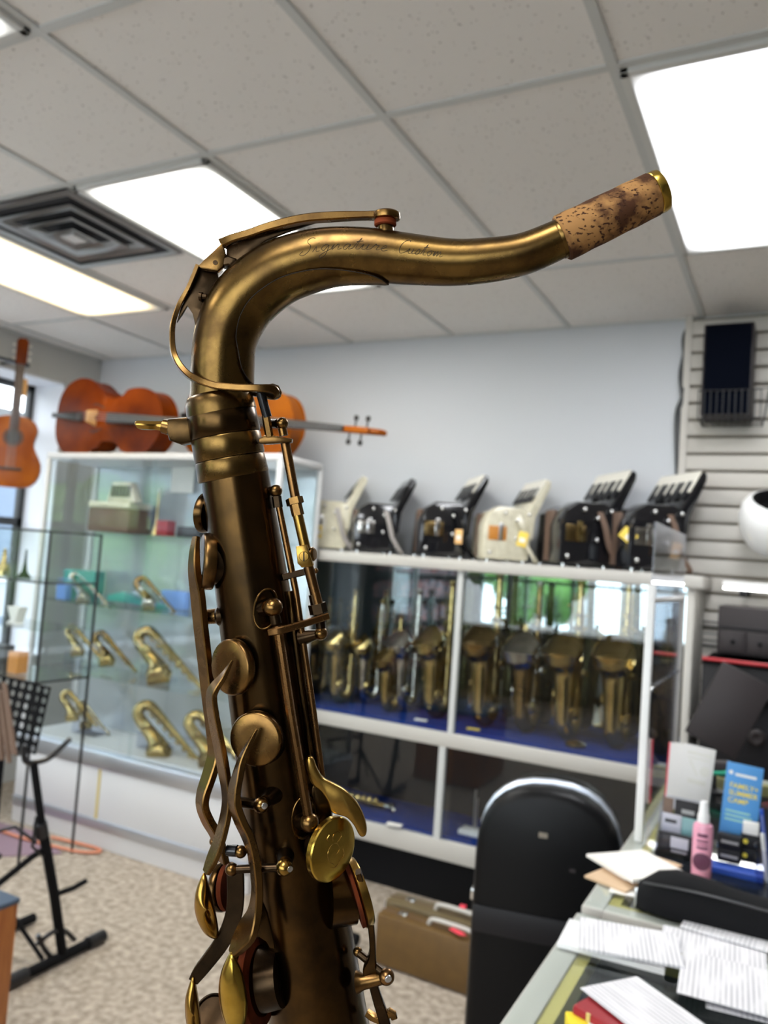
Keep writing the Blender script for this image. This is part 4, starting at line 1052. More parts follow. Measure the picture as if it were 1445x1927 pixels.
# ================================================================== brown cases on the floor
def brown_case(lab, x, y, rz, m, Hc=.185, L=.58, D=.10):
    t = thing('brown_suitcase', lab, 'suitcase', (x, y, 0), rz)
    MB().box(0, L, 0, D, 0.004, Hc, .012).build('body', m, t)
    b = MB(); b.box(.0, L, D*.5-.002, D*.5+.002, Hc-.001, Hc+.002); b.build('seam', 'strapm', t)
    for x_ in (.09, .47): MB().box(x_-.018, x_+.018, D*.35, D*.6, Hc, Hc+.008, .002).build('latch', 'chrome', t)
    b = MB(); b.tube(catmull([(.20, D*.42, Hc), (.215, D*.40, Hc+.022), (.29, D*.38, Hc+.026), (.365, D*.40, Hc+.022), (.38, D*.42, Hc)], 4), .008, 8); b.build('handle', 'alu_w', t)
    for cx in (0, L): MB().box(cx-.004, cx+.004, .01, D-.01, .02, Hc-.01, .002).build('metal_corner', 'alu', t)
    return t
brown_case('brown suitcase with a bright red tag standing nearest on the carpet', -.925, .945, -.035, 'suitcase')
brown_case('olive brown suitcase standing directly behind the front brown one', -.955, 1.075, -.03, 'suitcase2')
q = at(850, 1750, z=.20)
o = MB().prism([(0, .0), (.055, -.012), (.075, .0), (.05, .012), (.0, .02)], (0, 0, 0), (1, 0, 0), (0, 1, 0), (0, 0, .002)).build('luggage_tag', 'red2', loc=(q.x-.01, q.y, .199)); o.rotation_euler = (.0, -.05, -.25)
tag(o, 'bright red luggage tag on the handle of the front brown suitcase', 'tag')
q = at(882, 1705, z=.20); o = MB().box(-.012, .012, -.01, .01, 0, .012, .003).build('luggage_tag', 'red2', loc=(q.x, 1.12, .213)); tag(o, 'small red tag at the handle end of the rear suitcase', 'tag')
b = MB(); b.tube(catmull([(.0, 0, .0), (.28, -.0, 0), (.46, .0, 0)], 4), .022, 10)
q = at(690, 1775, z=.022); tag(b.build('black_tube', 'blackm', loc=(q.x-.5, q.y+.0, .023)), 'black tube lying on the carpet behind the big saxophone', 'tube')

# ================================================================== left: stands, shelf unit, cabinet
t = thing('instrument_stand', 'black tubular instrument stand with a T shaped foot on the carpet', 'stand', (-1.83, .30, 0))
b = MB(); b.tube([(0, -.19, .022), (0, .155, .022)], .018, 12); b.build('foot', 'blackm', t)
for y in (-.19, .155): MB().lathe((0, y-.035 if y < 0 else y-.04, .023), (0, 1, 0), [(.023, 0), (.023, .075)], 12).build('rubber_end', 'black', t)
MB().tube([(0, 0, .03), (0, -.06, .25), (0, -.145, .52)], .017, 12).build('upright', 'blackm', t)
MB().tube([(0, -.14, .50), (0, -.205, .74)], .013, 12).build('inner_tube', 'blackm', t)
MB().lathe((0, -.137, .475), (0, -.3, .95), [(.023, 0), (.023, .05)], 12).build('collar', 'black', t)
MB().tube([(0, -.12, .43), (-.03, -.15, .40), (-.15, -.42, .19), (-.2, -.55, .10)], .011, 8).build('brace', 'blackm', t)
b = MB(); b.tube(catmull([(0, -.205, .735), (.02, -.16, .745), (.03, -.10, .79), (.03, -.085, .80)], 5), .009, 8); b.tube(catmull([(0, -.205, .735), (0, -.24, .75), (0, -.25, .80)], 5), .009, 8); b.build('yoke', 'black', t)
MB().tube([(0, -.07, .255), (.02, .0, .262), (.03, .05, .275)], .010, 8).build('cross_bar', 'blackm', t)
b = MB(); b.tube(catmull([(-.03, -.09, .09), (0, -.05, .125), (.0, .0, .11), (.0, .05, .06)], 5), .009, 8); b.tube(catmull([(-.03, -.09, .12), (-.02, -.06, .06), (0, -.03, .02)], 5), .009, 8); b.build('cradle', 'black', t)
b = MB(); b.tube([(.0, -.16, .46), (-.04, -.22, .52), (-.10, -.34, .50)], .006, 6); b.tube([(0, -.17, .55), (-.0, -.175, .45), (.0, -.12, .40)], .005, 6); b.build('wire', 'black', t)
t = thing('floor_stand', 'second black tubular stand lying low behind the first at left', 'stand', (-2.1, .20, 0))
MB().tube([(-.35, -.16, .22), (-.05, .13, .035)], .013, 10).build('leg', 'blackm', t); MB().tube([(-.05, .24, .022), (-.05, -.09, .022)], .018, 10).build('foot', 'blackm', t); MB().tube([(-.35, -.16, .22), (0, .02, .33)], .010, 8).build('brace', 'blackm', t)

# perforated desk
t = thing('music_stand', 'black music stand desk with rows of round holes at the left edge', 'music stand', (-1.98, .16, 0))
def perforated(w, h, nx, nz, r, m, parent):
    b = bmesh.new(); dx, dz = w/nx, h/nz
    N = 12
    for i in range(nx):
        for j in range(nz):
            cx, cz = -w/2+dx*(i+.5), dz*(j+.5)
            sq = []; ci = []
            for k in range(N):
                a = 2*PI*k/N+PI/4; c_, s_ = math.cos(a), math.sin(a); mm = max(abs(c_), abs(s_))
                sq.append((cx+c_/mm*dx/2, cz+s_/mm*dz/2)); ci.append((cx+c_*r, cz+s_*r))
            for y in (0, .003):
                vs = [b.verts.new((p[0], y, p[1])) for p in sq]; ws = [b.verts.new((p[0], y, p[1])) for p in ci]
                for k in range(N): b.faces.new((vs[k], vs[(k+1) % N], ws[(k+1) % N], ws[k]))
                if y == 0: w0 = ws
                else:
                    for k in range(N): b.faces.new((w0[k], w0[(k+1) % N], ws[(k+1) % N], ws[k]))
    bmesh.ops.remove_doubles(b, verts=b.verts[:], dist=1e-5)
    mb = MB(); mb.merge(b); return mb.build('desk_plate', m, parent)
dk = perforated(.40, .235, 11, 7, .0112, 'blackm', t); dk.location = (-.147, 0, .742); dk.rotation_euler = (-.12, .06, .12)
MB().tube([(-.13, .03, .02), (-.13, .03, .76)], .012, 10).build('pole', 'blackm', t)
b = MB(); b.box(-.35, .055, -.05, .003, .738, .744, .001); b.build('ledge', 'black', t)
for a in (.3, 2.4, 4.5): MB().tube([(-.13, .03, .25), (-.13+.24*math.cos(a), .03+.24*math.sin(a), .012)], .008, 8).build('leg', 'blackm', t)
b = MB()
GS = 'thin wooden sticks leaning at the left edge'
for k, (u0, v0, u1, v1) in enumerate(((2, 1285, 22, 1420), (-4, 1300, 12, 1435), (-12, 1290, -2, 1430))):
    a, c = at(u0, v0, x=-1.86), at(u1, v1, x=-1.86); yy = a.y-.2; a.x = c.x = -1.95+.01*k; a = CAM+(at(u0, v0, y=-.05)-CAM); c = at(u1, v1, y=-.05)
    o = MB().prism([(0, 0), (.012, 0), (.012, 1), (0, 1)], (0, 0, 0), (1, 0, 0), (a-c), (0, .012, 0)).build('wooden_stick', 'strapm', loc=c)
    tag(o, ('nearest thin wooden stick leaning beside the music stand', 'middle thin wooden stick leaning beside the music stand', 'outermost thin wooden stick at the left edge')[k], 'stick', GS)
# glass unit
UX1, UY = -2.60, .72
t = thing('glass_shelf_unit', 'black edged glass shelf unit at the left edge holding a black cone', 'shelf unit', (UX1-.30, UY+.15, 0))
uz = 1.522
for sx_ in (-.30, .30):
    for sy in (-.15, .15): MB().box(sx_-.005, sx_+.005, sy-.005, sy+.005, 0, uz, .001).build('post', 'black', t)
for z in (.835, 1.065, 1.285): MB().box(-.30, .30, -.15, .15, z, z+.006).build('glass_shelf', 'glass2', t)
b = MB()
for z in (uz, .835, 1.285): b.box(-.305, .305, -.155, -.147, z-.005, z+.004); b.box(.297, .305, -.155, .155, z-.005, z+.004)
b.box(-.305, .305, .147, .155, uz-.005, uz+.004); b.build('black_edging', 'black', t)
MB().box(-.295, .295, -.149, -.146, .84, uz-.006).build('front_glass', 'glass2', t); MB().box(.296, .299, -.145, .145, .84, uz-.006).build('side_glass', 'glass2', t)
def on(u, zs, y=UY+.1): return at(u, 1000, y=y).x
q = at(45, 1085, y=.82); tag(MB().lathe((0, 0, 0), (0, 0, 1), [(.035, 0), (.028, .008), (.013, .03), (.007, .07), (.004, .135), (0, .136)], 18).build('black_cone', 'blackm', loc=(q.x, .82, 1.292)), 'black flared cone on the upper shelf of the glass unit', 'cone')
q = at(5, 1085, y=.82); tag(MB().lathe((0, 0, 0), (0, 0, 1), [(.03, 0), (.032, .03), (.014, .07), (.008, .13), (0, .132)], 18).build('brass_cone', 'gold', loc=(q.x, .82, 1.292)), 'brass mouthpiece shaped cone at the very left of the upper glass shelf', 'cone')
q = at(28, 1270, y=.80); tag(MB().box(-.035, .035, 0, .06, 0, .10, .003).build('red_carton', 'orange', loc=(q.x, .78, .842)), 'orange red carton on the lower shelf of the glass unit', 'box')
q = at(3, 1270, y=.80); tag(MB().box(-.04, .025, 0, .06, 0, .12, .003).build('grey_carton', 'dgrey', loc=(q.x, .78, .842)), 'dark grey carton at the left end of the lower glass shelf', 'box')
q = at(28, 1172, y=.80); tag(MB().prism([(-.04, 0), (.04, 0), (.02, .004), (.045, .08), (-.04, .08), (-.01, .02)], (0, 0, 0), (1, 0, 0), (0, 0, 1), (0, .05, 0), .002).build('white_display', 'wtag', loc=(q.x, .78, 1.072)), 'white folded paper display on the middle shelf of the glass unit', 'display')

# wooden cabinet lower left
t = thing('wooden_cabinet', 'orange wooden cabinet with slate blue top at the bottom left corner', 'cabinet', (-1.60, -.235, 0), .0)
q = at(36, 1690, z=.50)
MB().box(-.30+.0, q.x+1.60, -.55, q.y+.235, 0.01, .49, .004).build('body', 'wood', t); MB().box(-.30, q.x+1.60+.004, -.552, q.y+.237, .488, .502, .003).build('top', 'bluetop', t)
b = MB(); b.tube([(q.x+1.604, -.17, .16), (q.x+1.604, -.14, .22), (q.x+1.604, -.10, .16), (q.x+1.604, -.13, .09)], .004, 6); b.build('scorch_mark', 'rose', t)
# rug, cord
b = MB(); b.prism([(-3.3, .70), (-2.79, .80), (-2.62, .98), (-2.95, 1.10), (-3.4, 1.05)], (0, 0, 0), (1, 0, 0), (0, 1, 0), (0, 0, .006)); tag(b.build('floor_mat', 'mauve'), 'mauve mat lying on the carpet at the foot of the glass unit', 'mat')
pts = [(-3.1, .98, .015), (-2.9, .98, .015), (-2.72, 1.0, .013), (-2.56, 1.03, .012), (-2.49, 1.08, .012), (-2.52, 1.11, .012), (-2.66, 1.10, .012), (-2.8, 1.07, .016)]
tag(MB().tube(catmull(pts, 6), .007, 8).build('orange_cord', 'cable'), 'orange cord looped on the carpet beside the mauve mat', 'cord')
tag(MB().box(-.18, .18, -.1, .1, 0, .20, .01).build('grey_box', 'rackl', loc=(-2.92, .35, 0)), 'grey box on the floor behind the music stand at left', 'box')

# ================================================================== the tenor saxophone
D0 = .34; PX = D0/FPX            # one unit of the saxophone drawing is PX metres
O0 = CAM + FW*D0
ML = Matrix(((RT.x*PX, UP.x*PX, -FW.x*PX, O0.x), (RT.y*PX, UP.y*PX, -FW.y*PX, O0.y), (RT.z*PX, UP.z*PX, -FW.z*PX, O0.z), (0, 0, 0, 1)))
def S(u, v, w=0):
    k = 1-w/FPX
    return Vector(((u-722.5)*k, (963.5-v)*k, w))
SAX = thing('tenor_saxophone', 'large brown patina tenor saxophone with cork tipped neck filling the foreground', 'saxophone', ML @ S(600, 1900))
MS = Matrix.Translation(-Vector(SAX.location)) @ ML
class SB(MB):
    def done(s, name, m, parent=None, sharp=38):
        s.bm.transform(MS); return s.build(name, m, parent or SAX, sharp)
def cup(c, n, r, h, inner=None, dome=.0):
    """a round key cup: bevelled disc with its face looking along n"""
    n = Vector(n).normalized()
    return SB().lathe(Vector(c)-n*h, n, [(r*.97, 0), (r, h*.12), (r, h*.75), (r*.97, h*.92), (r*.92, h), (r*.5, h+dome*.7), (0, h+dome)], 48)
def bar(pts, phi=0, k=5, chamf=.3):
    """flat bar along (u, v, w, half thickness, half depth) stations, its section turned by phi"""
    P = [S(*p[:3]) for p in pts]; Q = [Vector((p[3], p[4], p[5] if len(p) > 5 else phi)) for p in pts]
    P = catmull(P, k) if k > 1 else P; Q = catmull(Q, k) if k > 1 else Q
    b = SB(); rings = []
    for i, p in enumerate(P):
        t = (P[min(i+1, len(P)-1)]-P[max(i-1, 0)]).normalized()
        n = t.cross(Vector((0, 0, 1))).normalized(); m = n.cross(t)
        if m.z < 0: m = -m
        a, d, f = Q[i]
        A = n*math.cos(f)+m*math.sin(f); B = m*math.cos(f)-n*math.sin(f)
        c = min(a, d)*chamf
        rings.append([p+A*x+B*y for x, y in ((-a, -d+c), (-a+c, -d), (a-c, -d), (a, -d+c), (a, d-c), (a-c, d), (-a+c, d), (-a, d-c))])
    b.rings(rings); return b
def wt(v): return (1400-v)*.05       # the tube leans a little towards the camera at its top
# --- body tube
def axis_u(v): return 444+.153*(v-905)
def half_w(v): return 63.5+(v-905)*.0285
vs = [885, 1050, 1200, 1350, 1500, 1650, 1800, 1950, 2150, 2400, 2700, 3000, 3300, 3500]
b = SB(); P = [S(axis_u(v), v, wt(v)) for v in vs]; R_ = [half_w(v)*(1-wt(v)/FPX) for v in vs]
# bow and bell continue below the frame on the far side
e = P[-1]; P += [e+Vector((10, -80, -40)), e+Vector((15, -150, -120)), e+Vector((15, -170, -230)), e+Vector((12, -130, -340)), e+Vector((5, -20, -400)), e+Vector((0, 200, -415)), e+Vector((-20, 420, -440)), e+Vector((-30, 620, -470)), e+Vector((-35, 700, -490))]
R_ += [140, 142, 144, 146, 150, 160, 185, 240, 300]
rr_ = [Vector((r, 0, 0)) for r in R_]
PP, RR = catmull(P, 4), [q.x for q in catmull(rr_, 4)]
b.tube(PP, RR, 64, caps=False); body = b.done('body_tube', 'patina', sharp=60)
# --- receiver rings
ax = (S(444, 905, wt(905))-S(416, 772, wt(772))).normalized()
def rc(v): return S(410+.19*(v-742), v, wt(v))
def sleeve(v0, v1, r0, r1, name, m, lip=2.5, cap=True):
    a, c = rc(v0), rc(v1); L = (c-a).length
    return SB().lathe(a, (c-a), [(r0-6, -1), (r0-1, 0), (r0, 2), (r1, L-3), (r1-1.5, L-.5), (r1-6, L)], 64, cap).done(name, m)
k9 = .975
SB().lathe(rc(742), ax, [(52, -2), (57*k9, 0), (60*k9, 4), (63*k9, 12), (65*k9, 24), (65.5*k9, 36)], 64, True).done('receiver_lip', 'patina_neck')
sleeve(776, 820, 65*k9, 66.5*k9, 'receiver_clamp_ring', 'patina')
sleeve(821, 862, 65.5*k9, 66.5*k9, 'receiver_ring', 'patina_neck')
sleeve(863, 899, 65.5*k9, 67.5*k9, 'receiver_collar', 'patina_neck')
# --- neck
NK = [(414, 762, 31, 57), (416, 735, 32.5, 57), (416.5, 715, 34, 57), (417, 690, 36, 57), (420, 650, 38, 56.5), (427, 622, 40, 57.5), (439, 593, 42, 59), (459, 563, 45, 59.5), (490, 534, 50, 59), (531, 508, 56, 57.5), (588, 489, 64, 55), (637, 481, 72, 52), (703, 481, 82, 49.5), (761, 487, 90, 47), (848, 494, 102, 43), (918, 490, 111, 41), (985, 478, 120, 38.5), (1051, 451, 128, 36.5), (1062, 446, 130, 36.5)]
NP = catmull([S(*p[:3]) for p in NK], 6); NR = [q.x for q in catmull([Vector((p[3]*(1-p[2]/FPX), 0, 0)) for p in NK], 6)]
SB().tube(NP, NR, 64).done('neck_tube', 'patina_neck', sharp=60)
def neck_frame(i):
    t = (NP[min(i+1, len(NP)-1)]-NP[max(i-1, 0)]).normalized(); n = t.cross(Vector((0, 0, 1))).normalized(); return t, n, n.cross(t)
# underslung reinforcing plate hugging the inside of the curve
b = SB(); rings = []; i0, i1 = 10, 76
for i in range(i0, i1+1):
    q = (i-i0)/(i1-i0); t, n, m = neck_frame(i)       # n points to the inner side (right / down)
    half = 1.12*math.sin(PI*q)**.42+.02; ro = NR[i]+4.2; ri = NR[i]-2
    if m.z < 0: m = -m
    arc = [(-half+2*half*k/16) for k in range(17)]
    rings.append([NP[i]+(n*math.cos(a)+m*math.sin(a))*ro for a in arc]+[NP[i]+(n*math.cos(a)+m*math.sin(a))*ri for a in reversed(arc)])
b.rings(rings); b.done('neck_brace_plate', 'patina_neck')
SB().tube([r[16] for r in rings], .9, 6).done('brace_solder_line', 'lacq_line')
# cork and tip ring
C0, C1, C2 = S(1056, 449.5, 129), S(1231, 364.5, 148), S(1244, 358, 149.5); cx = (C1-C0).normalized(); L = (C1-C0).length
kf = 1-138/FPX
b = SB(); prof = [(30*kf, -1), (41*kf, 0), (44*kf, 3)]+[(44*kf-3.0*q/8+.5*math.sin(q*2.3), 3+(L-6)*q/8) for q in range(1, 9)]+[(38*kf, L)]
b.lathe(C0, cx, prof, 64); b.done('neck_cork', 'cork')
SB().lathe(C1, cx, [(36*kf, -2), (39.5*kf, 1), (40*kf, 8), (38.5*kf, 14), (35*kf, 16), (32*kf, 14), (31*kf, -2)], 48, False).done('tip_ring', 'polished')
SB().lathe(C0-cx*4, cx, [(36.8*kf, -2), (37.6*kf, 1), (37.6*kf, 5)], 48).done('cork_end_ring', 'patina_neck')
# engraved script on the neck: hand drawn strokes laid on the tube
LET = {
 'S': [[(.75, 1.45), (.55, 1.6), (.3, 1.45), (.35, 1.1), (.6, .75), (.55, .3), (.2, .0), (-.1, .15), (.1, .4)]],
 'i': [[(.0, .1), (.2, .55), (.25, .1), (.5, .1)], [(.28, .85), (.31, .9)]],
 'g': [[(.55, .5), (.3, .6), (.1, .3), (.3, .05), (.55, .5), (.5, -.3), (.2, -.6), (.1, -.35), (.8, .15)]],
 'n': [[(.0, .1), (.15, .55), (.1, .05), (.4, .55), (.5, .4), (.5, .05), (.75, .15)]],
 'a': [[(.5, .5), (.25, .55), (.1, .2), (.3, .02), (.52, .5), (.5, .05), (.75, .15)]],
 't': [[(.0, .1), (.3, 1.2), (.22, .15), (.5, .1)], [(.05, .8), (.5, .88)]],
 'u': [[(.0, .15), (.15, .55), (.15, .1), (.4, .1), (.5, .55), (.5, .05), (.75, .15)]],
 'r': [[(.0, .1), (.2, .62), (.28, .5), (.45, .5), (.38, .1), (.6, .12)]],
 'e': [[(.0, .15), (.35, .4), (.25, .6), (.1, .3), (.25, .03), (.55, .15)]],
 'C': [[(.85, 1.25), (.6, 1.5), (.25, 1.1), (.15, .5), (.35, .02), (.75, .12), (.95, .35)]],
 's': [[(.0, .1), (.25, .6), (.38, .3), (.25, .02), (.05, .12), (.55, .12)]],
 'o': [[(.3, .55), (.08, .3), (.25, .02), (.48, .3), (.3, .55), (.65, .5)]],
 'm': [[(.0, .1), (.12, .55), (.1, .05), (.35, .55), (.38, .05), (.6, .55), (.68, .05), (.9, .15)]],
}
WD = {'S': .85, 'i': .5, 'g': .75, 'n': .75, 'a': .75, 't': .5, 'u': .75, 'r': .6, 'e': .55, 'C': .95, 's': .55, 'o': .65, 'm': .95}
def neck_surface(u, h):
    i = min(range(50, len(NP)-1), key=lambda j: abs((NP[j].x/(1-NP[j].z/FPX)+722.5)-u))
    ua = NP[i].x/(1-NP[i].z/FPX)+722.5; j = i+1 if u > ua else i-1
    ub = NP[j].x/(1-NP[j].z/FPX)+722.5; f = (u-ua)/(ub-ua); c = NP[i].lerp(NP[j], f); r = NR[i]+(NR[j]-NR[i])*f
    t, n, m = neck_frame(i)
    if m.z < 0: m = -m
    a = h/r
    return c+(-n*math.sin(a)+m*math.cos(a))*(r+.05)
b = SB(); LS = 21.0
for word, u0, u1, h0 in (('Signature', 578, 735, -6), ('Custom', 752, 836, -5)):
    tot = sum(WD[c] for c in word); kx = (u1-u0)/tot; x = u0
    for c in word:
        for st in LET[c]:
            pts = catmull([Vector((px_, py_, 0)) for px_, py_ in st], 4)
            b.tube([neck_surface(x+(p.x+p.y*.28)*kx, h0+p.y*LS*.85) for p in pts], .5, 5)
        x += WD[c]*kx
b.done('engraved_script', 'lacq_line')
# --- octave mechanism on the neck
SB().lathe(S(726, 440, 92), S(724, 412, 92)-S(726, 440, 92), [(16, -3), (14.5, 4), (14, 13)], 32).done('octave_pip', 'patina_neck')
SB().lathe(S(725, 426, 92), S(725, 412, 92)-S(725, 426, 92), [(17, 0), (19.5, 2), (19.5, 10), (17, 13)], 32).done('octave_cushion', 'cushion')
SB().lathe(S(727, 415, 92), (.02, 1, .03), [(20, 0), (24, 2), (24.5, 5), (24, 12), (21, 14.5), (0, 15)], 40).done('octave_pad_cup', 'patina_key')
bar([(712, 407, 92, 7, 11), (690, 406, 90, 6, 9), (628, 408, 84, 7.5, 9), (570, 413, 78, 7.5, 9), (511, 427, 70, 7.5, 10), (472, 441, 62, 7, 12), (440, 452, 56, 7, 16), (422, 462, 52, 8, 22)]).done('octave_lever_arm', 'patina_key')
b = SB(); o_ = [(600, 416), (560, 421), (511, 434), (470, 448), (426, 464), (424, 500), (438, 508), (452, 492), (474, 470), (500, 452), (540, 436), (575, 424)]
b.prism([(S(u, v, 62).x, S(u, v, 62).y) for u, v in o_], (0, 0, 54), (1, 0, 0), (0, 1, 0), (0, 0, 7), 1); b.done('octave_lever_web', 'patina_dark')
b = SB(); b.prism([(S(u, v, 75).x, S(u, v, 75).y) for u, v in ((418, 455), (372, 499), (378, 505), (409, 510), (420, 500), (424, 478))], (0, 0, 60), (1, 0, 0), (0, 1, 0), (0, 0, 14), 2.5); b.done('octave_saddle', 'patina_key')
SB().lathe(S(405, 494, 75.2), (0, 0, 1), [(4.4, -.4), (4.4, .3), (0, .4)], 16).done('saddle_pin_hole', 'patina_dark')
bar([(418, 498, 60, 6, 12), (438, 495, 60, 9, 14), (442, 520, 52, 8, 10)], k=3).done('saddle_post', 'patina_dark')
b = SB(); o_ = [(376, 503), (409, 510), (410, 526), (396, 545), (388, 560), (384, 582), (369, 622), (362, 590), (352, 575), (342, 592), (332, 606), (340, 578), (358, 545)]
b.prism([(S(u, v, 58).x, S(u, v, 58).y) for u, v in o_], (0, 0, 50), (1, 0, 0), (0, 1, 0), (0, 0, 7), 1); b.done('octave_key_fork', 'patina_dark')
SB().lathe(S(376, 558, 64), S(391, 559, 66)-S(376, 558, 64), [(8, 0), (8, 5), (5.5, 6), (5.5, 13), (4, 14)], 20).done('fork_pivot_screw', 'patina_dark')
bar([(374, 500, 60, 4, 9), (357, 541, 58, 4, 9), (336, 578, 56, 4.2, 9, .2), (324, 619, 56, 4.6, 10, .35), (328, 668, 62, 5, 10.5, .3), (353, 704, 76, 5.5, 10, .2), (395, 723, 92, 6, 9), (434, 729, 98, 6, 8), (486, 731, 96, 6.5, 9), (508, 733, 86, 8, 12), (514, 739, 66, 9, 14), (503, 741, 36, 9, 12), (470, 737, 12, 7, 9), (440, 733, -30, 6, 8), (400, 728, -40, 6, 8)], k=7).done('octave_loop', 'patina_key')
# black sleeved pin, bracket and linkage at the right of the receiver
bk = S(489, 735, 72); bk2 = S(503, 785, 66)
SB().tube([bk, bk2], 8.5, 20).done('octave_pin_sleeve', 'blackrub')
SB().tube([S(500, 782, 66), S(507, 822, 62)], 7.6, 6).done('octave_pin', 'patina_key')
b = SB(); o_ = [(488, 826), (497, 820), (503, 818), (550, 826), (549, 833), (500, 836), (488, 834)]
b.prism([(S(u, v, 60).x, S(u, v, 60).y) for u, v in o_], (0, 0, 46), (1, 0, 0), (0, 1, 0), (0, 0, 20), 2.5); b.done('octave_bracket', 'patina_key')
SB().tube([S(508, 797, 30), S(522, 797, 48)], 8, 16).done('post_stub', 'patina_dark')
SB().ball(S(531, 797, 52), 11.5).done('hinge_post_ball', 'patina_key')
SB().tube([S(531, 806, 50), S(534, 820, 50)], 8, 16).done('post_neck', 'patina_key')
def rod(p0, p1, r, name, m, n=16): return SB().tube([S(*p0), S(*p1)], r, n).done(name, m)
rod((536, 830, 50), (556, 938, 52), 8.7, 'upper_hinge_rod', 'patina_rod')
def nut(p0, p1, r, name, m='patina_key'): return SB().tube([S(*p0), S(*p1)], r, 6).done(name, m, sharp=25)
nut((553, 937, 53), (556, 949, 54), 16, 'rod_nut'); nut((556, 949, 54), (561, 970, 55), 11.5, 'rod_collar')
rod((559, 964, 55), (575, 1034, 56), 9.6, 'lower_hinge_rod', 'amber')
b = SB(); o_ = [(557, 1028), (578, 1024), (590, 1063), (588, 1066), (568, 1068), (560, 1060)]
b.prism([(S(u, v, 66).x, S(u, v, 66).y) for u, v in o_], (0, 0, 52), (1, 0, 0), (0, 1, 0), (0, 0, 18), 2.5); b.done('adjusting_block', 'amber')
sc1 = SB().lathe(S(572, 1047, 70), (0, 0, 1), [(9, -3), (9, 1.6), (8, 2.6), (0, 3)], 28).done('block_screw', 'amber')
b = SB(); q = S(572, 1047, 70); b.box(q.x-1.2, q.x+1.2, q.y-8, q.y+8, q.z+2.0, q.z+3.3); b.done('screw_slot', 'lacq_line', sc1); 
SB().lathe(S(586, 1043, 50), (1, .1, .3), [(13, -2), (13, 4), (10, 7), (0, 8)], 20).done('block_back_knob', 'patina_key')
rod((580, 1066, 58), (598, 1136, 58), 9.3, 'linkage_rod', 'patina_rod')
SB().ball(S(594, 1074, 50), 5).done('linkage_stud', 'patina_rod')
bar([(534, 1086, 40, 6, 8), (574, 1076, 46, 6, 8)], k=1).done('linkage_cross_bar', 'patina_dark')
nut((592, 1118, 56), (596, 1136, 56), 11.5, 'linkage_collar', 'patina_dark'); nut((596, 1136, 56), (600, 1154, 56), 16.5, 'linkage_nut', 'patina_dark')
rod((600, 1150, 50), (604, 1184, 50), 9.5, 'linkage_foot', 'patina_dark')
SB().ball(S(604, 1192, 52), 12.5).done('hinge_post_ball', 'patina_key')
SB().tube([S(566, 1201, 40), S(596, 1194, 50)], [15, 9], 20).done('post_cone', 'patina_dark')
# thin side rod with ball at its head
SB().ball(S(519, 924, 40), 12).done('hinge_post_ball', 'patina_key'); SB().tube([S(505, 923, 28), S(515, 924, 38)], 8, 16).done('post_stub', 'patina_dark')
nut((520, 934, 42), (523, 955, 42), 9, 'rod_collar', 'patina_dark')
SB().tube([S(524, 950, 42), S(556, 1110, 44), S(584, 1300, 48), S(606, 1462, 52)], 6.2, 16).done('side_hinge_rod', 'patina_rod')
SB().tube([S(545, 1112, 30), S(566, 1280, 34), S(596, 1470, 40)], 9, 12).done('rear_hinge_rod', 'patina')
# octave hinge rod on the near face
def ringplate(u, v, a, bb, rot, name='post_base_plate'):
    b = SB(); pts = []
    for k in range(33):
        th = 2*PI*k/32; x, y = a*math.cos(th), bb*math.sin(th)
        X, Y = x*math.cos(rot)-y*math.sin(rot), x*math.sin(rot)+y*math.cos(rot); uu, vv = u+X, v+Y
        off = (uu-axis_u(vv))/half_w(vv); off = max(-.98, min(.98, off))
        pts.append(S(uu, vv, wt(vv)+half_w(vv)*math.sqrt(1-off*off)*.985))
    b.tube(pts, 1.9, 8); b.done(name, 'patina_key')
ringplate(500, 1146, 22, 38, .18)
def surf_w(u, v):
    off = max(-.98, min(.98, (u-axis_u(v))/half_w(v))); return wt(v)+half_w(v)*math.sqrt(1-off*off)*.98
SB().tube([S(497, 1144, surf_w(497, 1144)-4), S(505, 1143, 92)], [16, 12.5], 20).done('post_stub', 'patina')
SB().ball(S(514, 1143, 98), 17).done('hinge_post_ball', 'patina_key')
SB().tube([S(516, 1155, 98), S(520, 1174, 98)], 9.5, 16).done('post_neck', 'patina_dark')
bar([(509, 1189, 104, 6, 11), (525, 1186, 106, 6.5, 12), (560, 1177, 96, 6, 9), (617, 1159, 74, 6, 8)], k=3).done('octave_linkage_lever', 'patina_rod')
SB().tube([S(522, 1178, 98), S(548, 1350, 98), S(579, 1532, 98)], 8.7, 10).done('octave_hinge_rod', 'patina_rod', sharp=20)
SB().ball(S(582, 1548, 98), 17, 24).done('hinge_post_ball', 'patina_key')
ringplate(572, 1538, 22, 40, .12)
SB().tube([S(566, 1545, surf_w(566, 1545)-4), S(578, 1548, 92)], [15, 11], 20).done('post_stub', 'patina_dark')
# --- key cups on the left, their chimneys and long arms
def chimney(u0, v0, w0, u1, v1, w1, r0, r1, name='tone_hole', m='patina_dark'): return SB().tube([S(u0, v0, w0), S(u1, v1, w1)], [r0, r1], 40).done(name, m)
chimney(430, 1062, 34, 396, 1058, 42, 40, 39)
cup(S(379, 1056, 46), (-.93, .06, .32), 52, 22).done('side_key_cup', 'patina_key')
SB().lathe(S(383, 965, 0), (-1, .1, -.3), [(34, -14), (38, -6), (38, 0), (35, 2), (0, 2)], 32).done('high_key_cup', 'patina')
SB().tube([S(376, 1162, 26), S(408, 1159, 30)], [13.5, 14], 24).done('key_stop_post', 'patina_key')
SB().lathe(S(408, 1159, 30), (1, .05, .1), [(15, 0), (18.5, 4), (18.5, 9), (21, 13), (21, 22)], 24).done('post_base', 'patina_dark')
chimney(470, 1260, 20, 450, 1257, 66, 40, 39); cup(S(431, 1256, 96), (-.60, .03, .80), 49.5, 17).done('palm_key_cup', 'patina_key')
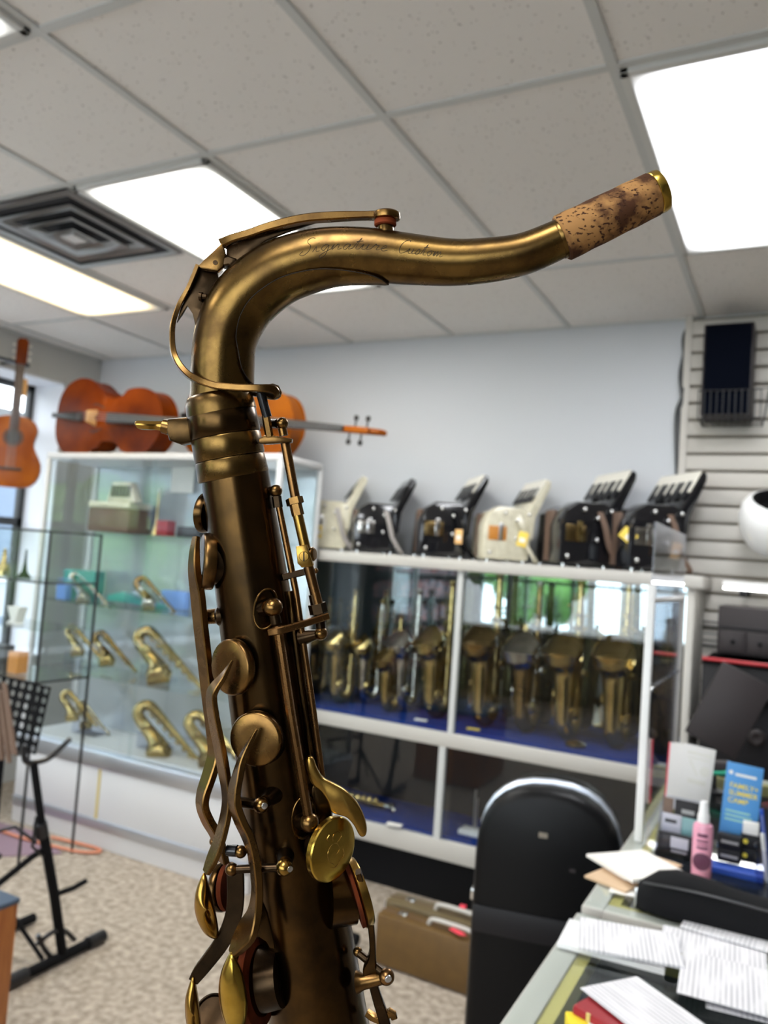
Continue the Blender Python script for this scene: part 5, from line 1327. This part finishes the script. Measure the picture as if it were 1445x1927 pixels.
chimney(505, 1395, 40, 492, 1393, 76, 42, 41); cup(S(479, 1392, 108), (-.24, .02, .97), 48, 17).done('palm_key_cup', 'patina_key')
bar([(369, 1010, 58, 4, 8, .7), (366, 1040, 62, 6, 11, .7), (366, 1075, 60, 7, 14, .7), (372, 1120, 52, 7, 17, .75), (378, 1180, 46, 7, 17, .75), (385, 1240, 42, 7, 17, .75), (393, 1310, 40, 7, 17, .75), (402, 1380, 42, 7, 17, .75), (404, 1420, 46, 7, 17, .7), (394, 1458, 54, 7, 17, .65), (383, 1492, 60, 7, 17, .6), (381, 1518, 62, 7, 17, .6), (391, 1545, 60, 7, 17, .65), (408, 1575, 52, 7, 15, .7), (420, 1620, 40, 6, 14, .7)], k=5).done('high_palm_key_arm', 'patina_key')
bar([(437, 1243, 112, 2, 3, .2), (422, 1270, 116, 4, 8, .45), (404, 1294, 116, 5, 12, .6), (398, 1312, 112, 5, 15, .62), (402, 1350, 104, 5, 17, .62), (412, 1400, 98, 5, 18, .62), (421, 1450, 96, 5, 18, .62), (427, 1490, 98, 5, 17, .55), (427, 1520, 100, 5, 17, .5), (420, 1556, 102, 5, 17, .5), (410, 1590, 104, 5, 16, .55), (398, 1620, 106, 5, 14, .6), (388, 1642, 108, 4, 9, .6)], k=5).done('middle_palm_key_arm', 'patina_key')
bar([(484, 1372, 122, 1.5, 3, .1), (470, 1398, 126, 4, 7, .3), (456, 1430, 128, 6, 10, .4), (447, 1462, 130, 6, 14, .5), (441, 1490, 130, 6, 17, .55), (442, 1515, 130, 6.5, 18, .55), (452, 1545, 128, 6.5, 18, .58), (465, 1572, 126, 6.5, 17, .6), (476, 1605, 124, 7, 16, .5), (482, 1640, 124, 7, 15, .45), (484, 1680, 124, 7, 15, .45), (479, 1718, 124, 7, 18, .5), (466, 1750, 126, 7, 24, .6), (450, 1775, 128, 7, 18, .6), (437, 1795, 130, 5, 9, .6)], k=5).done('near_palm_key_arm', 'patina_key')
b = SB(); o_ = [(478, 1700), (490, 1690), (503, 1720), (512, 1755), (517, 1786), (508, 1784), (500, 1772), (488, 1764), (470, 1764), (455, 1774), (462, 1745)]
b.prism([(S(u, v, 112).x, S(u, v, 112).y) for u, v in o_], (0, 0, 104), (1, 0, 0), (0, 1, 0), (0, 0, 9), 2); b.done('palm_key_foot', 'patina')
bar([(443, 1640, 70, 15, 5), (443, 1700, 74, 15, 5), (434, 1740, 78, 15, 5), (416, 1775, 84, 14, 5), (394, 1805, 90, 13, 5), (376, 1828, 96, 12, 4), (364, 1846, 98, 9, 4)], k=5).done('low_palm_key_arm', 'patina_dark')
# spoon shaped palm touches
def spoon(outline, w, hgt, name, m, tilt=(0, 0), th=5):
    """a dished, rounded touch piece inside the outline"""
    ol = closed_curve(outline, 4); cu = sum(p[0] for p in ol)/len(ol); cv = sum(p[1] for p in ol)/len(ol)
    b = SB(); rings = []
    for q, h in ((.90, -th*1.1), (.97, -th*.8), (1.0, -th*.3), (.99, .12*hgt), (.93, .36*hgt), (.82, .60*hgt), (.66, .80*hgt), (.45, .93*hgt), (.2, .99*hgt), (.02, hgt)):
        rings.append([S(cu+(u-cu)*q, cv+(v-cv)*q, w+h+(u-cu)*tilt[0]+(v-cv)*tilt[1]) for u, v in ol])
    b.rings(rings); return b.done(name, m, sharp=60)
spoon([(385, 1642), (374, 1660), (367, 1684), (366, 1710), (372, 1735), (384, 1756), (398, 1766), (410, 1766), (411, 1748), (407, 1722), (401, 1695), (394, 1668)], 108, 15, 'upper_palm_touch', 'amber', tilt=(-.5, 0))
spoon([(364, 1836), (354, 1858), (348, 1885), (349, 1915), (354, 1945), (364, 1980), (378, 1985), (379, 1945), (376, 1900), (371, 1862)], 100, 14, 'lower_palm_touch', 'amber', tilt=(-.4, 0))
spoon([(436, 1790), (424, 1808), (415, 1832), (411, 1862), (414, 1895), (422, 1925), (434, 1950), (448, 1955), (460, 1932), (466, 1900), (464, 1868), (457, 1832), (446, 1806)], 132, 20, 'near_palm_touch', 'polished')
# --- rods and posts between the arms
SB().tube([S(448, 1509, 92), S(485, 1514, 100)], 9, 16).done('palm_hinge_rod', 'patina_dark')
pb = SB().ball(S(491, 1515, 102), 14).done('hinge_post_ball', 'patina_key')
SB().lathe(S(497, 1516, 112), (.5, 0, 1), [(5.5, 0), (5.5, 3), (4.5, 3.6), (0, 3.8)], 16).done('pivot_screw', 'steel', pb)
SB().tube([S(515, 1494, surf_w(515, 1494)-4), S(500, 1508, 96)], [19, 11], 20).done('post_cone', 'patina_dark')
SB().tube([S(428, 1600, 96), S(446, 1601, 100)], 10, 16).done('palm_hinge_rod', 'blackrub'); SB().ball(S(453, 1603, 102), 11).done('hinge_post_ball', 'patina_key')
SB().ball(S(436, 1636, 108), 11.5).done('hinge_post_ball', 'patina_key'); rod((440, 1636, 108), (530, 1632, 110), 7.2, 'palm_hinge_rod', 'patina_dark')
pb = SB().ball(S(535, 1632, 110), 15).done('hinge_post_ball', 'amber')
SB().lathe(S(545, 1635, 121), (.7, -.1, 1), [(5, 0), (5, 2.4), (0, 2.8)], 16).done('pivot_screw', 'steel', pb)
SB().tube([S(537, 1607, surf_w(537, 1607)-4), S(537, 1624, 104)], [17, 12], 20).done('post_cone', 'patina_dark')
SB().ball(S(403, 1583, 40), 9).done('hinge_post_ball', 'patina_rod')
# rib plates soldered on the body
def bodyplate(o_, name, m='patina', lift=3):
    ol = closed_curve(o_, 5); cu = sum(p[0] for p in ol)/len(ol); cv = sum(p[1] for p in ol)/len(ol)
    b = SB(); rings = []
    for q, h in ((1.03, -6), (1.0, lift*.6), (.97, lift), (.75, lift), (.5, lift), (.25, lift), (.01, lift)):
        rings.append([S(cu+(u-cu)*q, cv+(v-cv)*q, surf_w(cu+(u-cu)*q, cv+(v-cv)*q)+h) for u, v in ol])
    b.rings(rings); b.done(name, m)
bodyplate([(500, 1640), (520, 1608), (545, 1600), (551, 1630), (549, 1665), (556, 1710), (564, 1755), (560, 1775), (540, 1784), (519, 1786), (510, 1760), (504, 1700)], 'rib_plate')
bodyplate([(470, 1486), (500, 1480), (518, 1482), (524, 1505), (521, 1540), (515, 1560), (508, 1540), (490, 1530), (470, 1520)], 'rib_plate')
# --- octave thumb lever and thumb rest
o_ = closed_curve([(575, 1434), (580, 1424), (589, 1428), (596, 1446), (607, 1464), (625, 1474), (648, 1487), (670, 1509), (684, 1535), (690, 1560), (687, 1573), (677, 1573), (665, 1552), (651, 1538), (634, 1533), (622, 1526), (616, 1508), (603, 1489), (589, 1478), (580, 1460)], 4)
b = SB(); b.prism([(S(u, v, 84).x, S(u, v, 84).y) for u, v in o_], (0, 0, 72), (1, 0, 0), (0, 1, 0), (0, 0, 15), 3.5); b.done('octave_thumb_lever', 'amber', sharp=60)
b = SB(); o_ = [(586, 1484), (604, 1488), (618, 1506), (624, 1535), (622, 1560), (600, 1575), (586, 1560)]
b.prism([(S(u, v, 60).x, S(u, v, 60).y) for u, v in closed_curve(o_, 4)], (0, 0, 36), (1, 0, 0), (0, 1, 0), (0, 0, 18), 4); b.done('thumb_lever_base', 'patina')
tn = Vector((.76, -.02, .65)).normalized(); tc_ = S(629, 1600, 96)
tr = cup(tc_, tn, 56, 15, dome=2.5).done('thumb_rest', 'polished', sharp=30)
SB().tube([tc_-tn*13, tc_-tn*46], [38, 30], 32).done('thumb_rest_base', 'patina_dark')
ta = Vector((0, 1, 0)); ta = (ta-tn*ta.dot(tn)).normalized(); tb = ta.cross(tn)
b = SB()
for arc in ([(-.05, -.45), (-.3, -.25), (-.35, .05), (-.15, .25), (.1, .2), (.2, -.02), (.05, -.15)], [(.1, .25), (.3, .4), (.15, .6), (-.1, .55), (-.1, .35)], [(.2, -.45), (.42, -.3), (.38, -.05)], [(-.25, .35), (-.4, .5), (-.3, .62)], [(-.2, -.5), (.0, -.58), (.2, -.5)]):
    b.tube([tc_+(tb*p.x+ta*p.y)*52+tn*2.1 for p in catmull([Vector((x, y, 0)) for x, y in arc], 5)], .5, 5)
b.done('engraved_scroll', 'amber', tr)
# --- right hand side: bell key cup, its arm, post with ball
chimney(620, 1690, 30, 668, 1686, 20, 52, 48, m='patina')
SB().lathe(S(663, 1683, 21), S(676, 1678, 18)-S(663, 1683, 21), [(46, 0), (60, 1), (60, 7), (52, 8)], 40).done('right_key_pad', 'pad')
SB().lathe(S(668, 1681, 21), S(690, 1672, 14)-S(668, 1681, 21), [(60, 0), (63, 2), (63, 12), (60, 16), (40, 19), (0, 20)], 48).done('right_key_cup', 'amber')
bar([(674, 1640, 60, 5, 9), (690, 1690, 52, 5, 9), (698, 1740, 44, 5.5, 10), (701, 1790, 40, 6, 12), (696, 1826, 38, 13, 6), (702, 1840, 36, 8, 6)], k=5).done('right_key_arm', 'patina')
SB().ball(S(673, 1791, 20), 9).done('hinge_post_ball', 'patina_key'); rod((674, 1793, 22), (722, 1832, 44), 7, 'right_hinge_rod', 'patina_dark')
SB().tube([S(672, 1848, 34), S(684, 1847, 36), S(718, 1841, 44)], [20, 14, 11], 24).done('post_cone', 'patina_key')
pb = SB().ball(S(727, 1838, 46), 15, 24).done('hinge_post_ball', 'patina_rod')
sc_ = SB().lathe(S(730, 1841, 58), (.25, -.15, 1), [(6.5, 0), (6.5, 3), (5.8, 3.6), (0, 3.8)], 20).done('pivot_screw', 'steel', pb)
bar([(702, 1852, 36, 8, 6), (712, 1885, 36, 9, 6), (722, 1916, 36, 10, 6), (728, 1950, 36, 10, 6)], k=3).done('lower_right_lever', 'patina_dark')
bar([(690, 1905, 20, 6, 6), (712, 1918, 28, 7, 7), (735, 1905, 36, 7, 6), (742, 1915, 36, 6, 6)], k=2).done('right_adjusting_arm', 'patina_key')
# --- left side low cups with tan pads
SB().lathe(S(424, 1668, 10), S(440, 1668, 14)-S(424, 1668, 10), [(40, 0), (42, 2), (42, 10), (34, 12)], 40).done('left_key_pad', 'pad')
SB().lathe(S(424, 1668, 10), S(405, 1668, 4)-S(424, 1668, 10), [(42, 0), (44, 3), (44, 10), (40, 15), (0, 17)], 40).done('left_key_cup', 'patina')
SB().lathe(S(478, 1846, 40), S(497, 1844, 44)-S(478, 1846, 40), [(0, 0), (76, 0), (76, 12), (58, 16), (56, 6), (0, 5)], 56).done('low_key_pad', 'pad')
SB().lathe(S(478, 1846, 40), S(462, 1847, 36)-S(478, 1846, 40), [(76, 0), (79, 3), (78, 9), (60, 16), (0, 18)], 56).done('low_key_cup', 'patina')
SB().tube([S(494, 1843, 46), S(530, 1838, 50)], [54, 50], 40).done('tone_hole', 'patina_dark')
SB().lathe(S(402, 1912, 20), S(398, 1905, 50)-S(402, 1912, 20), [(26, 0), (36, 4), (36, 9), (33, 11), (30, 6), (0, 5)], 36).done('lowest_key_cup', 'patina_dark')
bar([(447, 1755, 80, 9, 5), (450, 1790, 70, 8, 5)], k=1).done('key_guard_foot', 'patina_key')
# --- neck tightening screw
b = SB(); b.prism([(S(u, v, 36).x, S(u, v, 36).y) for u, v in ((318, 790), (356, 786), (372, 792), (372, 832), (344, 838), (322, 830), (316, 812))], (0, 0, 20), (1, 0, 0), (0, 1, 0), (0, 0, 30), 4); b.done('clamp_lug', 'patina')
SB().tube([S(306, 802, 36), S(319, 805, 36)], [13, 14], 20).done('clamp_collar', 'patina_key')
bar([(258, 801, 36, 4, 13), (262, 800, 36, 7, 16), (280, 801, 36, 7.5, 14), (296, 801, 36, 8, 8), (310, 803, 36, 10, 9)], k=4, chamf=.8).done('tightening_screw', 'amber')
